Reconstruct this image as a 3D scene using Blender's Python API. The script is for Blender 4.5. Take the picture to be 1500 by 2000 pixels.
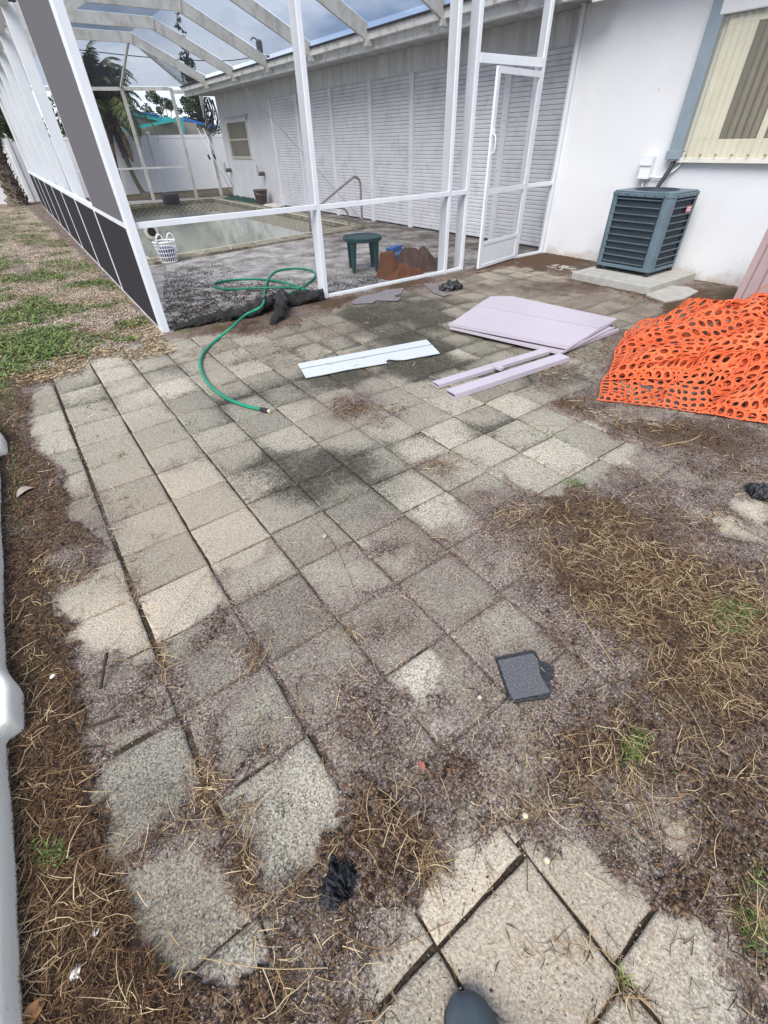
import bpy, math, random
import numpy as np
R_ = math.radians
random.seed(7); rng = np.random.default_rng(7)
S = bpy.context.scene
for o in list(bpy.data.objects): bpy.data.objects.remove(o)

# ------------------------------------------------------------------ camera
H = 1.5                                   # eye height
FOC, PITCH, ROLL, YAW = 868.72, R_(39.888), R_(-1.7096), R_(35.143)
f_ = np.array([math.sin(YAW)*math.cos(PITCH), math.cos(YAW)*math.cos(PITCH), -math.sin(PITCH)])
r0 = np.array([math.cos(YAW), -math.sin(YAW), 0.]); u0 = np.cross(r0, f_)
rt = math.cos(ROLL)*r0 + math.sin(ROLL)*u0; up = -math.sin(ROLL)*r0 + math.cos(ROLL)*u0
cd = bpy.data.cameras.new('Camera'); cam = bpy.data.objects.new('Camera', cd); S.collection.objects.link(cam)
from mathutils import Matrix, Vector
M4 = Matrix.Identity(4)
for i in range(3):
    M4[i][0] = rt[i]; M4[i][1] = up[i]; M4[i][2] = -f_[i]
M4[0][3] = 0; M4[1][3] = 0; M4[2][3] = H
cam.matrix_world = M4
cd.sensor_fit = 'VERTICAL'; cd.sensor_height = 24; cd.lens = FOC/2000*24
cd.clip_start = 0.02; cd.clip_end = 900
S.camera = cam
S.render.resolution_x = 768; S.render.resolution_y = 1024

# ------------------------------------------------------------------ world + sun
SUN_EL, SUN_AZ = R_(50), R_(238)          # azimuth measured from +Y clockwise
w = bpy.data.worlds.new("World"); S.world = w; w.use_nodes = True
nt = w.node_tree; nt.nodes.clear()
N = nt.nodes.new; L = nt.links.new
out = N('ShaderNodeOutputWorld'); bg = N('ShaderNodeBackground'); L(bg.outputs[0], out.inputs[0])
sky = N('ShaderNodeTexSky'); sky.sky_type = 'NISHITA'; sky.sun_disc = False
sky.sun_elevation = SUN_EL; sky.sun_rotation = SUN_AZ
tc = N('ShaderNodeTexCoord'); sep = N('ShaderNodeSeparateXYZ'); L(tc.outputs['Generated'], sep.inputs[0])
zc = N('ShaderNodeMath'); zc.operation = 'MAXIMUM'; zc.inputs[1].default_value = 0.0; L(sep.outputs['Z'], zc.inputs[0])
za = N('ShaderNodeMath'); za.operation = 'ADD'; za.inputs[1].default_value = 0.28; L(zc.outputs[0], za.inputs[0])
dv = N('ShaderNodeVectorMath'); dv.operation = 'DIVIDE'; L(tc.outputs['Generated'], dv.inputs[0])
cmb = N('ShaderNodeCombineXYZ'); L(za.outputs[0], cmb.inputs[0]); L(za.outputs[0], cmb.inputs[1]); cmb.inputs[2].default_value = 1
L(cmb.outputs[0], dv.inputs[1])
cn = N('ShaderNodeTexNoise'); cn.inputs['Scale'].default_value = 1.7; cn.inputs['Detail'].default_value = 5; cn.inputs['Roughness'].default_value = .52
L(dv.outputs[0], cn.inputs['Vector'])
cr = N('ShaderNodeValToRGB'); cr.color_ramp.elements[0].position = .40; cr.color_ramp.elements[1].position = .585
cr.color_ramp.elements[0].color = (1.9, 2.7, 4.4, 1); cr.color_ramp.elements[1].color = (5.6, 6.3, 7.6, 1)
L(cn.outputs[0], cr.inputs[0])
hz = N('ShaderNodeMapRange'); hz.inputs[1].default_value = 0.0; hz.inputs[2].default_value = 0.13; hz.inputs[3].default_value = 1; hz.inputs[4].default_value = 0
L(zc.outputs[0], hz.inputs[0])
hm = N('ShaderNodeMix'); hm.data_type = 'RGBA'; hm.inputs[7].default_value = (8.0, 8.3, 8.9, 1)
L(hz.outputs[0], hm.inputs[0]); L(cr.outputs[0], hm.inputs[6])
mx = N('ShaderNodeMix'); mx.data_type = 'RGBA'; mx.inputs[0].default_value = .88
L(sky.outputs[0], mx.inputs[6]); L(hm.outputs[2], mx.inputs[7])
L(mx.outputs[2], bg.inputs[0]); bg.inputs[1].default_value = 0.092
sl = bpy.data.lights.new('Sun', 'SUN'); sl.energy = 2.3; sl.angle = R_(42); sl.color = (1, .955, .88)
so = bpy.data.objects.new('Sun', sl); S.collection.objects.link(so)
sd = Vector((math.sin(SUN_AZ)*math.cos(SUN_EL), math.cos(SUN_AZ)*math.cos(SUN_EL), math.sin(SUN_EL)))
so.rotation_euler = (-sd).to_track_quat('-Z', 'Y').to_euler(); so.location = sd*30
S.view_settings.view_transform = 'Standard'; S.view_settings.look = 'None'
S.view_settings.exposure = 1.09; S.view_settings.gamma = 1
S.render.engine = 'CYCLES'
S.cycles.transparent_max_bounces = 24; S.cycles.max_bounces = 6

# ------------------------------------------------------------------ geometry helpers
def project(x, y, z=0.):
    x = np.asarray(x, float); y = np.asarray(y, float); z = np.asarray(z, float)-H
    a = rt[0]*x+rt[1]*y+rt[2]*z; b = up[0]*x+up[1]*y+up[2]*z; c = f_[0]*x+f_[1]*y+f_[2]*z
    c = np.maximum(c, .05)
    return 750+FOC*a/c, 1000-FOC*b/c
def at(px, py, z=0.):                     # photograph pixel -> point at height z in the place
    d = ((px-750)/FOC)*rt - ((py-1000)/FOC)*up + f_
    t = (z-H)/d[2]
    return Vector((d[0]*t, d[1]*t, z))
def onx(px, py, X):
    d = ((px-750)/FOC)*rt - ((py-1000)/FOC)*up + f_; t = X/d[0]
    return Vector((X, d[1]*t, H+d[2]*t))
def ony(px, py, Y):
    d = ((px-750)/FOC)*rt - ((py-1000)/FOC)*up + f_; t = Y/d[1]
    return Vector((d[0]*t, Y, H+d[2]*t))

def vnoise(x, y, seed=0):
    x = np.asarray(x, float); y = np.asarray(y, float)
    xi = np.floor(x).astype(np.int64); yi = np.floor(y).astype(np.int64); fx = x-xi; fy = y-yi
    fx = fx*fx*(3-2*fx); fy = fy*fy*(3-2*fy)
    def h(a, b):
        n = (a*374761393+b*668265263+seed*144665) & 0x7fffffff
        n = ((n ^ (n >> 13))*1274126177) & 0x7fffffff
        n = n ^ (n >> 16)
        return (n & 0xffff)/65535.
    return (h(xi, yi)*(1-fx)+h(xi+1, yi)*fx)*(1-fy)+(h(xi, yi+1)*(1-fx)+h(xi+1, yi+1)*fx)*fy
def fbm(x, y, seed=0, o=4, g=.5):
    s = 0; a = 1; t = 0
    for i in range(o):
        s = s+a*vnoise(x*2**i+17.3*i, y*2**i-9.1*i, seed+i); t += a; a *= g
    return s/t
def sstep(a, b, x):
    t = np.clip((x-a)/(b-a), 0, 1); return t*t*(3-2*t)

def worldloc(o):
    v = Vector((0, 0, 0))
    while o is not None: v = v+o.location; o = o.parent
    return v
class MB:
    def __init__(s): s.v = []; s.f = []
    def add(s, vs, fs):
        n = len(s.v); s.v += [tuple(v) for v in vs]; s.f += [tuple(i+n for i in f) for f in fs]; return s
    def box(s, a, b, rot=None, piv=None):
        x0, y0, z0 = a; x1, y1, z1 = b
        vs = [Vector(p) for p in ((x0,y0,z0),(x1,y0,z0),(x1,y1,z0),(x0,y1,z0),(x0,y0,z1),(x1,y0,z1),(x1,y1,z1),(x0,y1,z1))]
        if rot is not None:
            c = Vector(piv) if piv is not None else sum(vs, Vector())/8
            vs = [c+rot@(v-c) for v in vs]
        return s.add(vs, [(0,3,2,1),(4,5,6,7),(0,1,5,4),(1,2,6,5),(2,3,7,6),(3,0,4,7)])
    def bar(s, p, q, w, h, upv=(0,0,1)):
        p = Vector(p); q = Vector(q); d = (q-p).normalized(); u = Vector(upv)
        a = d.cross(u)
        if a.length < 1e-4: a = d.cross(Vector((1,0,0)))
        a.normalize(); b = a.cross(d).normalized(); a *= w/2; b *= h/2
        vs = [p-a-b, p+a-b, p+a+b, p-a+b, q-a-b, q+a-b, q+a+b, q-a+b]
        return s.add(vs, [(0,1,2,3),(7,6,5,4),(0,4,5,1),(1,5,6,2),(2,6,7,3),(3,7,4,0)])
    def tube(s, pts, r, n=10, cap=True):
        pts = [Vector(p) for p in pts]; rr = r if isinstance(r, (list, tuple)) else [r]*len(pts)
        vs = []; fs = []; ref = None
        for i, p in enumerate(pts):
            d = (pts[min(i+1, len(pts)-1)]-pts[max(i-1, 0)]).normalized()
            if ref is None:
                ref = d.cross(Vector((0,0,1)))
                if ref.length < .05: ref = d.cross(Vector((1,0,0)))
            ref = (ref-d*ref.dot(d)).normalized(); b = d.cross(ref)
            for k in range(n):
                a = 2*math.pi*k/n; vs.append(p+(ref*math.cos(a)+b*math.sin(a))*rr[i])
        for i in range(len(pts)-1):
            for k in range(n):
                k2 = (k+1) % n; fs.append((i*n+k, i*n+k2, (i+1)*n+k2, (i+1)*n+k))
        if cap: fs.append(tuple(range(n))[::-1]); fs.append(tuple((len(pts)-1)*n+k for k in range(n)))
        return s.add(vs, fs)
    def prism(s, poly, z0, z1):           # poly: list of (x,y) ; straight up
        n = len(poly); vs = [(x, y, z0) for x, y in poly]+[(x, y, z1) for x, y in poly]
        return s.add(vs, [tuple(range(n))[::-1], tuple(range(n, 2*n))]+[(i, (i+1) % n, n+(i+1) % n, n+i) for i in range(n)])
    def prismv(s, pts, off):              # planar 3d polygon extruded by vector
        pts = [Vector(p) for p in pts]; off = Vector(off); n = len(pts)
        return s.add(pts+[p+off for p in pts], [tuple(range(n))[::-1], tuple(range(n, 2*n))]+[(i, (i+1) % n, n+(i+1) % n, n+i) for i in range(n)])
    def lathe(s, c, prof, n=20, ax='z'):  # prof [(r,z)]
        c = Vector(c); vs = []; fs = []
        for r, z in prof:
            for k in range(n):
                a = 2*math.pi*k/n; q = (r*math.cos(a), r*math.sin(a), z)
                if ax == 'x': q = (z, q[0], q[1])
                if ax == 'y': q = (q[0], z, q[1])
                vs.append(c+Vector(q))
        for i in range(len(prof)-1):
            for k in range(n):
                k2 = (k+1) % n; fs.append((i*n+k, i*n+k2, (i+1)*n+k2, (i+1)*n+k))
        fs.append(tuple(range(n))[::-1]); fs.append(tuple((len(prof)-1)*n+k for k in range(n)))
        return s.add(vs, fs)
    def build(s, name, mat, parent=None, bevel=0, smooth=False, **tags):
        return mesh_obj(name, s.v, s.f, mat, parent, bevel, smooth, **tags)
def settags(o, label=None, cat=None, group=None, kind=None):
    if label: o['label'] = label
    if cat: o['category'] = cat
    if group: o['group'] = group
    if kind: o['kind'] = kind
    return o
def mesh_obj(name, v, f, mat, parent=None, bevel=0, smooth=False, origin=None, label=None, cat=None, group=None, kind=None, attrs=None):
    me = bpy.data.meshes.new(name)
    v = np.asarray([tuple(p) for p in v] if not isinstance(v, np.ndarray) else v, dtype=np.float32)
    if parent is not None: off = np.array(worldloc(parent), dtype=np.float32)
    elif origin is not None: off = np.array(origin, dtype=np.float32)
    elif kind in ('structure', 'stuff'): off = np.zeros(3, dtype=np.float32)
    else: off = np.array([v[:,0].mean(), v[:,1].mean(), v[:,2].min()], dtype=np.float32)
    if isinstance(f, np.ndarray):         # uniform faces
        k = f.shape[1]; vv = v-off
        me.vertices.add(len(vv)); me.vertices.foreach_set('co', vv.ravel())
        me.loops.add(f.size); me.loops.foreach_set('vertex_index', f.ravel().astype(np.int32))
        me.polygons.add(len(f)); me.polygons.foreach_set('loop_start', (np.arange(len(f))*k).astype(np.int32))
        me.update(calc_edges=True)
    else:
        me.from_pydata([tuple(p) for p in (v-off)], [], f); me.update()
    if attrs:
        for n_, a in attrs.items():
            at_ = me.attributes.new(n_, 'FLOAT_COLOR', 'POINT'); at_.data.foreach_set('color', a.astype(np.float32).ravel())
    if smooth: me.polygons.foreach_set('use_smooth', np.ones(len(me.polygons), dtype=bool))
    me.materials.append(mat.m if hasattr(mat, 'm') else mat)
    o = bpy.data.objects.new(name, me); S.collection.objects.link(o)
    if parent is not None: o.parent = parent
    else: o.location = Vector([float(a) for a in off])
    if bevel:
        b = o.modifiers.new('Bevel', 'BEVEL'); b.width = bevel; b.segments = 2; b.limit_method = 'ANGLE'
    return settags(o, label, cat, group, kind)
def thing(name, label, cat, loc, group=None):
    o = bpy.data.objects.new(name, None); S.collection.objects.link(o); o.location = loc; o.empty_display_size = .1
    return settags(o, label, cat, group)
def spline(pts, n=8):
    P = [Vector(p) for p in pts]; P = [P[0]*2-P[1]]+P+[P[-1]*2-P[-2]]; o = []
    for i in range(1, len(P)-2):
        for k in range(n):
            t = k/n; a, b, c, d = P[i-1:i+3]
            o.append(.5*((2*b)+(c-a)*t+(2*a-5*b+4*c-d)*t*t+(3*b-a-3*c+d)*t**3))
    o.append(P[-2]); return o

# ------------------------------------------------------------------ materials
class Mat:
    def __init__(s, name, rough=.7, color=(.5,.5,.5), metal=0, spec=.4):
        s.m = bpy.data.materials.new(name); s.m.use_nodes = True; s.t = s.m.node_tree; s.b = s.t.nodes['Principled BSDF']
        s.b.inputs['Roughness'].default_value = rough; s.b.inputs['Metallic'].default_value = metal
        s.b.inputs['Specular IOR Level'].default_value = spec; s.b.inputs['Base Color'].default_value = (*color, 1)
        s.co = None
    def n(s, t, **k):
        n = s.t.nodes.new(t)
        for a, b in k.items():
            if a in n.inputs: n.inputs[a].default_value = b
            else: setattr(n, a, b)
        return n
    def l(s, a, b): s.t.links.new(a, b)
    def coord(s, kind='Object'):
        if s.co is None:
            g = s.n('ShaderNodeNewGeometry'); s.co = g.outputs['Position']
        return s.co
    def noise(s, scale, detail=4, rough=.55, vec=None, stretch=None, w=None):
        n = s.n('ShaderNodeTexNoise'); n.inputs['Scale'].default_value = scale; n.inputs['Detail'].default_value = detail; n.inputs['Roughness'].default_value = rough
        v = vec or s.coord()
        if stretch:
            mp = s.n('ShaderNodeMapping'); mp.inputs['Scale'].default_value = stretch; s.l(v, mp.inputs[0]); v = mp.outputs[0]
        s.l(v, n.inputs['Vector']); return n.outputs[0]
    def voro(s, scale, out='Distance', feature='F1'):
        n = s.n('ShaderNodeTexVoronoi'); n.feature = feature; n.inputs['Scale'].default_value = scale; s.l(s.coord(), n.inputs['Vector']); return n.outputs[out]
    def ramp(s, src, stops):
        n = s.n('ShaderNodeValToRGB'); e = n.color_ramp.elements
        while len(e) < len(stops): e.new(.5)
        for i, (p, c) in enumerate(stops):
            e[i].position = p; e[i].color = (*c, 1) if len(c) == 3 else c
        s.l(src, n.inputs[0]); return n.outputs[0]
    def val(s, src, a, b, lo=0., hi=1.):
        n = s.n('ShaderNodeMapRange'); n.inputs[1].default_value = a; n.inputs[2].default_value = b; n.inputs[3].default_value = lo; n.inputs[4].default_value = hi
        s.l(src, n.inputs[0]); return n.outputs[0]
    def math(s, op, a, b=None):
        n = s.n('ShaderNodeMath', operation=op)
        for i, q in enumerate((a, b)):
            if q is None: continue
            if isinstance(q, (int, float)): n.inputs[i].default_value = q
            else: s.l(q, n.inputs[i])
        return n.outputs[0]
    def mix(s, fac, a, b, blend='MIX'):
        n = s.n('ShaderNodeMix', data_type='RGBA', blend_type=blend)
        for i, q in ((0, fac), (6, a), (7, b)):
            if isinstance(q, (int, float)): n.inputs[i].default_value = q
            elif isinstance(q, tuple): n.inputs[i].default_value = (*q, 1)
            else: s.l(q, n.inputs[i])
        return n.outputs[2]
    def color(s, c): s.l(c, s.b.inputs['Base Color']); return s
    def bump(s, h, strength=.3, dist=.01):
        n = s.n('ShaderNodeBump'); n.inputs['Strength'].default_value = strength; n.inputs['Distance'].default_value = dist
        s.l(h, n.inputs['Height']); s.l(n.outputs[0], s.b.inputs['Normal']); return s
def vary(name, c, amt=.15, scale=6, rough=.6, bump=.1, bscale=60, stretch=None, dirt=None, dirtscale=3, dirtpos=(.55,.8), metal=0, spec=.4):
    m = Mat(name, rough, c, metal, spec)
    a = tuple(x*(1-amt) for x in c); b = tuple(min(1, x*(1+amt)) for x in c)
    col = m.ramp(m.noise(scale, 5, .6, stretch=stretch), [(.3, a), (.7, b)])
    if dirt:
        col = m.mix(m.val(m.noise(dirtscale, 7, .68, stretch=stretch), *dirtpos), col, dirt)
    m.color(col)
    if bump: m.bump(m.noise(bscale, 4, .6, stretch=stretch), bump, .01)
    return m

# ------------------------------------------------------------------ ground masks (baked into mesh attributes on the real ground)
def psd(px, py, poly):                    # signed distance to polygon, + inside
    px = np.asarray(px, float); py = np.asarray(py, float)
    d = np.full(px.shape, 1e9); ins = np.zeros(px.shape, bool); n = len(poly)
    for i in range(n):
        ax, ay = poly[i]; bx, by = poly[(i+1) % n]; ex, ey = bx-ax, by-ay
        t = np.clip(((px-ax)*ex+(py-ay)*ey)/(ex*ex+ey*ey), 0, 1)
        d = np.minimum(d, np.hypot(px-ax-t*ex, py-ay-t*ey))
        c = ((ay > py) != (by > py)) & (px < ex*(py-ay)/(ey if ey else 1e-9)+ax); ins ^= c
    return np.where(ins, d, -d)
def blobs(px, py, L_):
    s = np.zeros(np.shape(px))
    for cx, cy, rx, ry, a in L_:
        s = s+a*np.exp(-(((px-cx)/rx)**2+((py-cy)/ry)**2)**1.3)
    return s
BARE = [ # areas of the patio where the slabs show
 ([(60,765),(180,695),(340,664),(430,655),(520,650),(600,622),(700,584),(850,550),(1000,515),(1120,545),(1300,590),(1290,640),(1190,640),(1150,760),(1080,790),(1255,880),(1150,950),(1060,975),(990,930),(900,960),(900,1020),(850,1045),(770,1000),(740,1010),(700,1060),(560,1060),(520,1060),(430,1120),(440,1180),(320,1290),(170,1280),(110,1200),(180,1120),(215,1070),(140,1030),(130,930),(80,880),(55,850)], 1.),
 ([(430,1120),(560,1050),(700,1085),(830,1060),(800,1130),(640,1180),(560,1150),(440,1200)], .6),
 ([(590,1440),(615,1435),(685,1585),(600,1690),(530,1740),(490,1620),(440,1560)], .95),
 ([(300,1430),(365,1420),(400,1530),(230,1680),(190,1590),(215,1510)], .85),
 ([(400,1640),(470,1740),(500,1820),(480,1900),(300,1950),(230,1830),(215,1740)], .75),
 ([(400,1400),(560,1300),(590,1400),(440,1520)], .55),
 ([(760,1310),(810,1275),(860,1290),(840,1340),(800,1370)], .95),
 ([(300,1350),(345,1350),(350,1400),(290,1430)], .6),
 ([(330,1280),(420,1230),(440,1260),(480,1330),(400,1400),(360,1340)], .5),
 ([(820,1740),(880,1680),(960,1590),(1005,1615),(1060,1665),(1090,1690),(1105,1650),(1180,1680),(1240,1735),(1290,1775),(1340,1780),(1400,1850),(1450,2040),(900,2300),(560,2300),(740,2000),(745,1880)], 1.1),
 ([(1300,1625),(1330,1615),(1368,1650),(1345,1695),(1305,1655)], .9),
 ([(1375,1005),(1400,1000),(1480,1040),(1500,1070),(1400,1040)], .8),
 ([(1420,985),(1500,965),(1500,1050),(1460,1030)], .7),
 ([(1305,905),(1330,900),(1370,925),(1350,935)], .7),
 ([(950,1150),(990,1120),(1020,1150),(980,1190)], .5),
 ([(1050,1120),(1080,1110),(1090,1140),(1060,1160)], .45),
 ([(1200,1280),(1260,1280),(1270,1330),(1210,1330)], .3),
 ([(1340,600),(1420,600),(1400,640),(1300,640)], .3),
]
DIRTB = [ # extra soil (px,py,rx,ry,amount)
 (900,600,260,40,.16),(1150,620,140,40,.2),(700,660,90,26,.2),(760,720,60,16,.2),(1020,720,60,20,.2),
 (150,1000,70,70,.45),(250,1040,60,25,.35),(420,1200,60,45,.3),(700,810,110,45,.4),(860,915,60,28,.55),(960,790,50,22,.1),
 (680,785,60,30,.5),(560,690,50,20,.2),(430,690,60,18,.2),(1090,730,60,40,.4),(700,700,40,25,.15),(1080,790,60,30,.35),
 (480,640,140,20,.35),(660,590,90,12,.45),(850,560,100,12,.5),(1000,515,80,14,.7),(1090,505,60,22,.7),(1180,560,120,16,.45),(1030,560,100,16,.35),
 (340,915,26,18,.5),(260,1150,22,40,.5),(260,700,90,14,.1),(640,640,60,26,.35),(1180,590,130,40,.28),(1000,560,150,30,.2),(1290,600,60,30,.3),(1400,590,100,26,.5),(340,690,60,12,.4),(540,880,26,14,.2),(720,1040,80,14,-.1)]
MOSSB = [ # dark algae
 (880,600,230,45,.42),(1060,560,160,28,.35),(1180,620,120,40,.3),(680,690,160,40,.25),(1330,1480,120,120,.3),
 (620,920,100,45,.8),(540,900,60,40,.5),(580,970,70,40,.6),(470,950,40,30,.4),(770,960,60,30,.3),(640,745,60,18,.8),(700,640,120,40,.55),(820,640,90,40,.5),(750,720,130,30,.6),(900,730,110,30,.5),(1080,740,60,30,.9),
 (850,690,70,30,.55),(960,840,60,30,.35),(860,840,60,30,.25),(200,770,90,26,.5),(320,720,70,20,.35),(180,1060,60,60,.8),(700,1000,70,30,.3),(640,1050,60,40,.35),(480,1100,60,40,.45),(600,1200,60,50,.4),(480,1420,80,80,.5),
 (320,1560,90,70,.62),(370,1780,110,110,.62),(560,1720,60,60,.6),(500,1640,40,60,.4),(900,1760,60,50,.3),(860,1690,60,40,.4),(1120,1700,30,30,.35),(1060,640,120,40,.35),(1200,620,90,25,.3),(760,600,120,30,.35),(1380,1540,160,90,.35),(1230,1560,140,60,.5),(800,600,60,20,.4),(560,770,70,30,.3),(470,800,60,25,.25),(680,900,70,30,.5),(390,890,60,30,.3),(220,1000,60,30,.2)]
BEIGEB = [(1050,1850,360,260,1.2),(220,1220,130,90,.9),(360,1100,160,120,.7),(280,960,150,90,.6),(420,1000,150,90,.5),(700,1100,200,100,.3),(250,850,120,60,.3),(1340,1650,80,60,1.),(330,1780,150,130,.45),(1440,1010,90,60,.4),(1100,600,200,60,.5)]
TONEB = [(230,750,150,60,.45),(980,880,190,90,.5),(830,1000,70,50,.5),(620,1530,50,60,.4),(810,1315,50,40,.6),(640,680,70,30,.2),(320,1600,120,80,-.25),(360,1790,120,110,-.35),(480,1400,80,80,-.3),(1060,1800,300,200,.25),(200,1220,120,60,.4),(1440,1010,80,60,.5),(1340,1655,40,40,.3)]
def px_mask(x, y):
    px, py = project(x, y, 0.)
    wob = (fbm(x*6, y*6, 3)-.5); wob2 = (fbm(x*6+40, y*6, 5)-.5); sc = np.clip((py-250)/1000, .2, 1.6)
    fine = (fbm(x*34, y*34, 61, 3)-.5)
    px2 = px+(wob*80+fine*44)*sc; py2 = py+(wob2*60+fine*30)*sc
    return px, py, px2, py2, sc
def ground_fields(x, y):
    """dirt cover, algae, beige tone"""
    x = np.asarray(x, float); y = np.asarray(y, float)
    px, py, qx, qy, sc = px_mask(x, y)
    cen = blobs(px, py, [(640,1230,330,230,1.),(980,1180,160,90,.7),(1000,1420,160,120,.3)]); D = .77-.15*np.clip(cen, 0, 1)*(.55+.9*sstep(.35, .65, fbm(x*3.1, y*3.1, 13)))
    for poly, a in BARE:
        d = psd(qx, qy, poly)
        D = np.minimum(D, .78-.66*a*(sstep(-8, 24, d/sc) if a < .74 else (sstep(-8, 16, d/sc) if a < .94 or a == 1. else sstep(-3, 7, d/sc))))
    D = D+blobs(qx, qy, DIRTB)
    # mulch left of the slabs
    edge = np.interp(py, [650,700,760,860,900,1000,1190,1300,1400,1500,1600,1740,1850,2000], [190,120,52,48,88,108,102,150,186,182,188,212,262,330])
    LM = sstep(22, -10, (qx-edge)/sc)*(py > 640)
    D = np.maximum(D, LM*1.15)
    # heavier soil with straw on the right
    hv = blobs(qx, qy, [(1150,1010,150,60,.35),(1300,1180,190,110,.45),(1420,1330,160,110,.4),(1120,1130,80,60,.2),(1330,850,170,30,.35),(1450,1650,120,200,.25),(1430,900,100,50,.2),(560,1990,300,90,.15),(740,1660,90,90,.3),(1180,1480,120,60,.2)])
    D = D+hv*(D > .4)
    back = sstep(-.35, -.9, y); D = D*(1-back)+back*(.35+.5*fbm(x*1.3, y*1.3, 9))
    D = D+(fbm(x*9, y*9, 11)-.5)*.42+(fbm(x*3.3, y*3.3, 15)-.5)*.30*sstep(.3, .5, D)
    M = np.clip(blobs(px, py, MOSSB), 0, 1)+(fbm(x*4, y*4, 21)-.5)*.9+(fbm(x*1.6, y*1.6, 23)-.42)*.7
    B = np.clip(blobs(px, py, BEIGEB), 0, 1)
    return np.clip(D, 0, 1.2), np.clip(M, 0, 1), B, LM

# ------------------------------------------------------------------ ground materials
def attr4(m, name):
    a = m.n('ShaderNodeAttribute'); a.attribute_name = name; s = m.n('ShaderNodeSeparateColor'); m.l(a.outputs['Color'], s.inputs[0])
    return s.outputs[0], s.outputs[1], s.outputs[2], a.outputs['Alpha']
def mat_slab():
    m = Mat('weathered_concrete_slab', .9, spec=.2)
    D, G, T, B = attr4(m, 'field')
    n1 = m.noise(9, 8, .68); n2 = m.noise(120, 5, .75); v = m.voro(250, 'Color'); vs = m.n('ShaderNodeSeparateColor'); m.l(v, vs.inputs[0])
    grey = m.ramp(n2, [(.3, (.125,.11,.088)), (.5, (.345,.312,.25)), (.7, (.62,.57,.475))])
    beige = m.ramp(n2, [(.3, (.15,.12,.085)), (.47, (.37,.31,.235)), (.72, (.60,.52,.42))])
    c = m.mix(B, grey, beige)
    nb = m.math('SUBTRACT', 1., m.math('MULTIPLY', B, .75)); c = m.mix(m.math('MULTIPLY', nb, m.val(vs.outputs[0], .82, .9, 0, .7)), c, (.56,.50,.40)); c = m.mix(m.math('MULTIPLY', nb, m.val(vs.outputs[1], .78, .86, 0, .8)), c, (.09,.08,.06))
    tone = m.val(T, 0, 1.25, .58, 1.32); tn = m.n('ShaderNodeCombineXYZ')
    for i in range(3): m.l(tone, tn.inputs[i])
    c = m.mix(1., c, tn.outputs[0], 'MULTIPLY')
    # algae: fine black pits that crowd together as the growth thickens
    grain = m.noise(150, 3, .8)
    k = m.math('ADD', m.math('ADD', m.math('MULTIPLY', G, .95), m.math('MULTIPLY', m.math('SUBTRACT', grain, .5), 2.6)), m.math('MULTIPLY', m.math('SUBTRACT', m.noise(28, 6, .75), .5), 1.1))
    al = m.val(k, .42, .98, 0, .93)
    pk = m.voro(95, 'Distance'); c = m.mix(m.math('MULTIPLY', m.val(pk, .10, .16, .8, 0), m.val(m.noise(9, 4), .45, .6)), c, (.05,.042,.032))
    c = m.mix(m.val(m.noise(3.2, 7, .7), .5, .78, 0, .28), c, (.19,.155,.11))
    c = m.mix(al, c, m.ramp(m.noise(30), [(.3, (.014,.013,.010)), (.7, (.062,.057,.043))]))
    # thin silt
    st = m.math('ADD', m.math('ADD', D, m.math('MULTIPLY', m.math('SUBTRACT', m.noise(60, 8, .8), .5), 1.1)), m.math('MULTIPLY', m.math('SUBTRACT', grain, .5), .9))
    k2 = m.val(st, .38, .82)
    silt = silt_color(m)
    c = m.mix(k2, c, silt)
    m.color(c)
    h = m.math('ADD', n2, m.math('MULTIPLY', m.voro(150), .8)); m.bump(h, .55, .006)
    return m
def silt_color(m):
    g = m.noise(115, 5, .9)
    base = m.ramp(g, [(.39, (.014,.010,.008)), (.465, (.085,.062,.051)), (.535, (.22,.168,.143)), (.64, (.54,.455,.40))])
    warm = m.mix(m.val(m.noise(5, 5, .6), .48, .74, 0, .75), base, m.ramp(g, [(.36, (.02,.011,.008)), (.5, (.085,.052,.037)), (.68, (.3,.22,.16))]))
    v = m.voro(130)
    big = m.val(m.noise(7, 6, .65), .3, .7, .75, 1.3); bb = m.n('ShaderNodeCombineXYZ')
    for i in range(3): m.l(big, bb.inputs[i])
    warm = m.mix(1., warm, bb.outputs[0], 'MULTIPLY')
    return m.mix(m.math('MULTIPLY', m.val(v, .12, .34, .9, 0), m.val(m.noise(4, 4), .35, .65)), warm, (.014,.011,.010))
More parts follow.
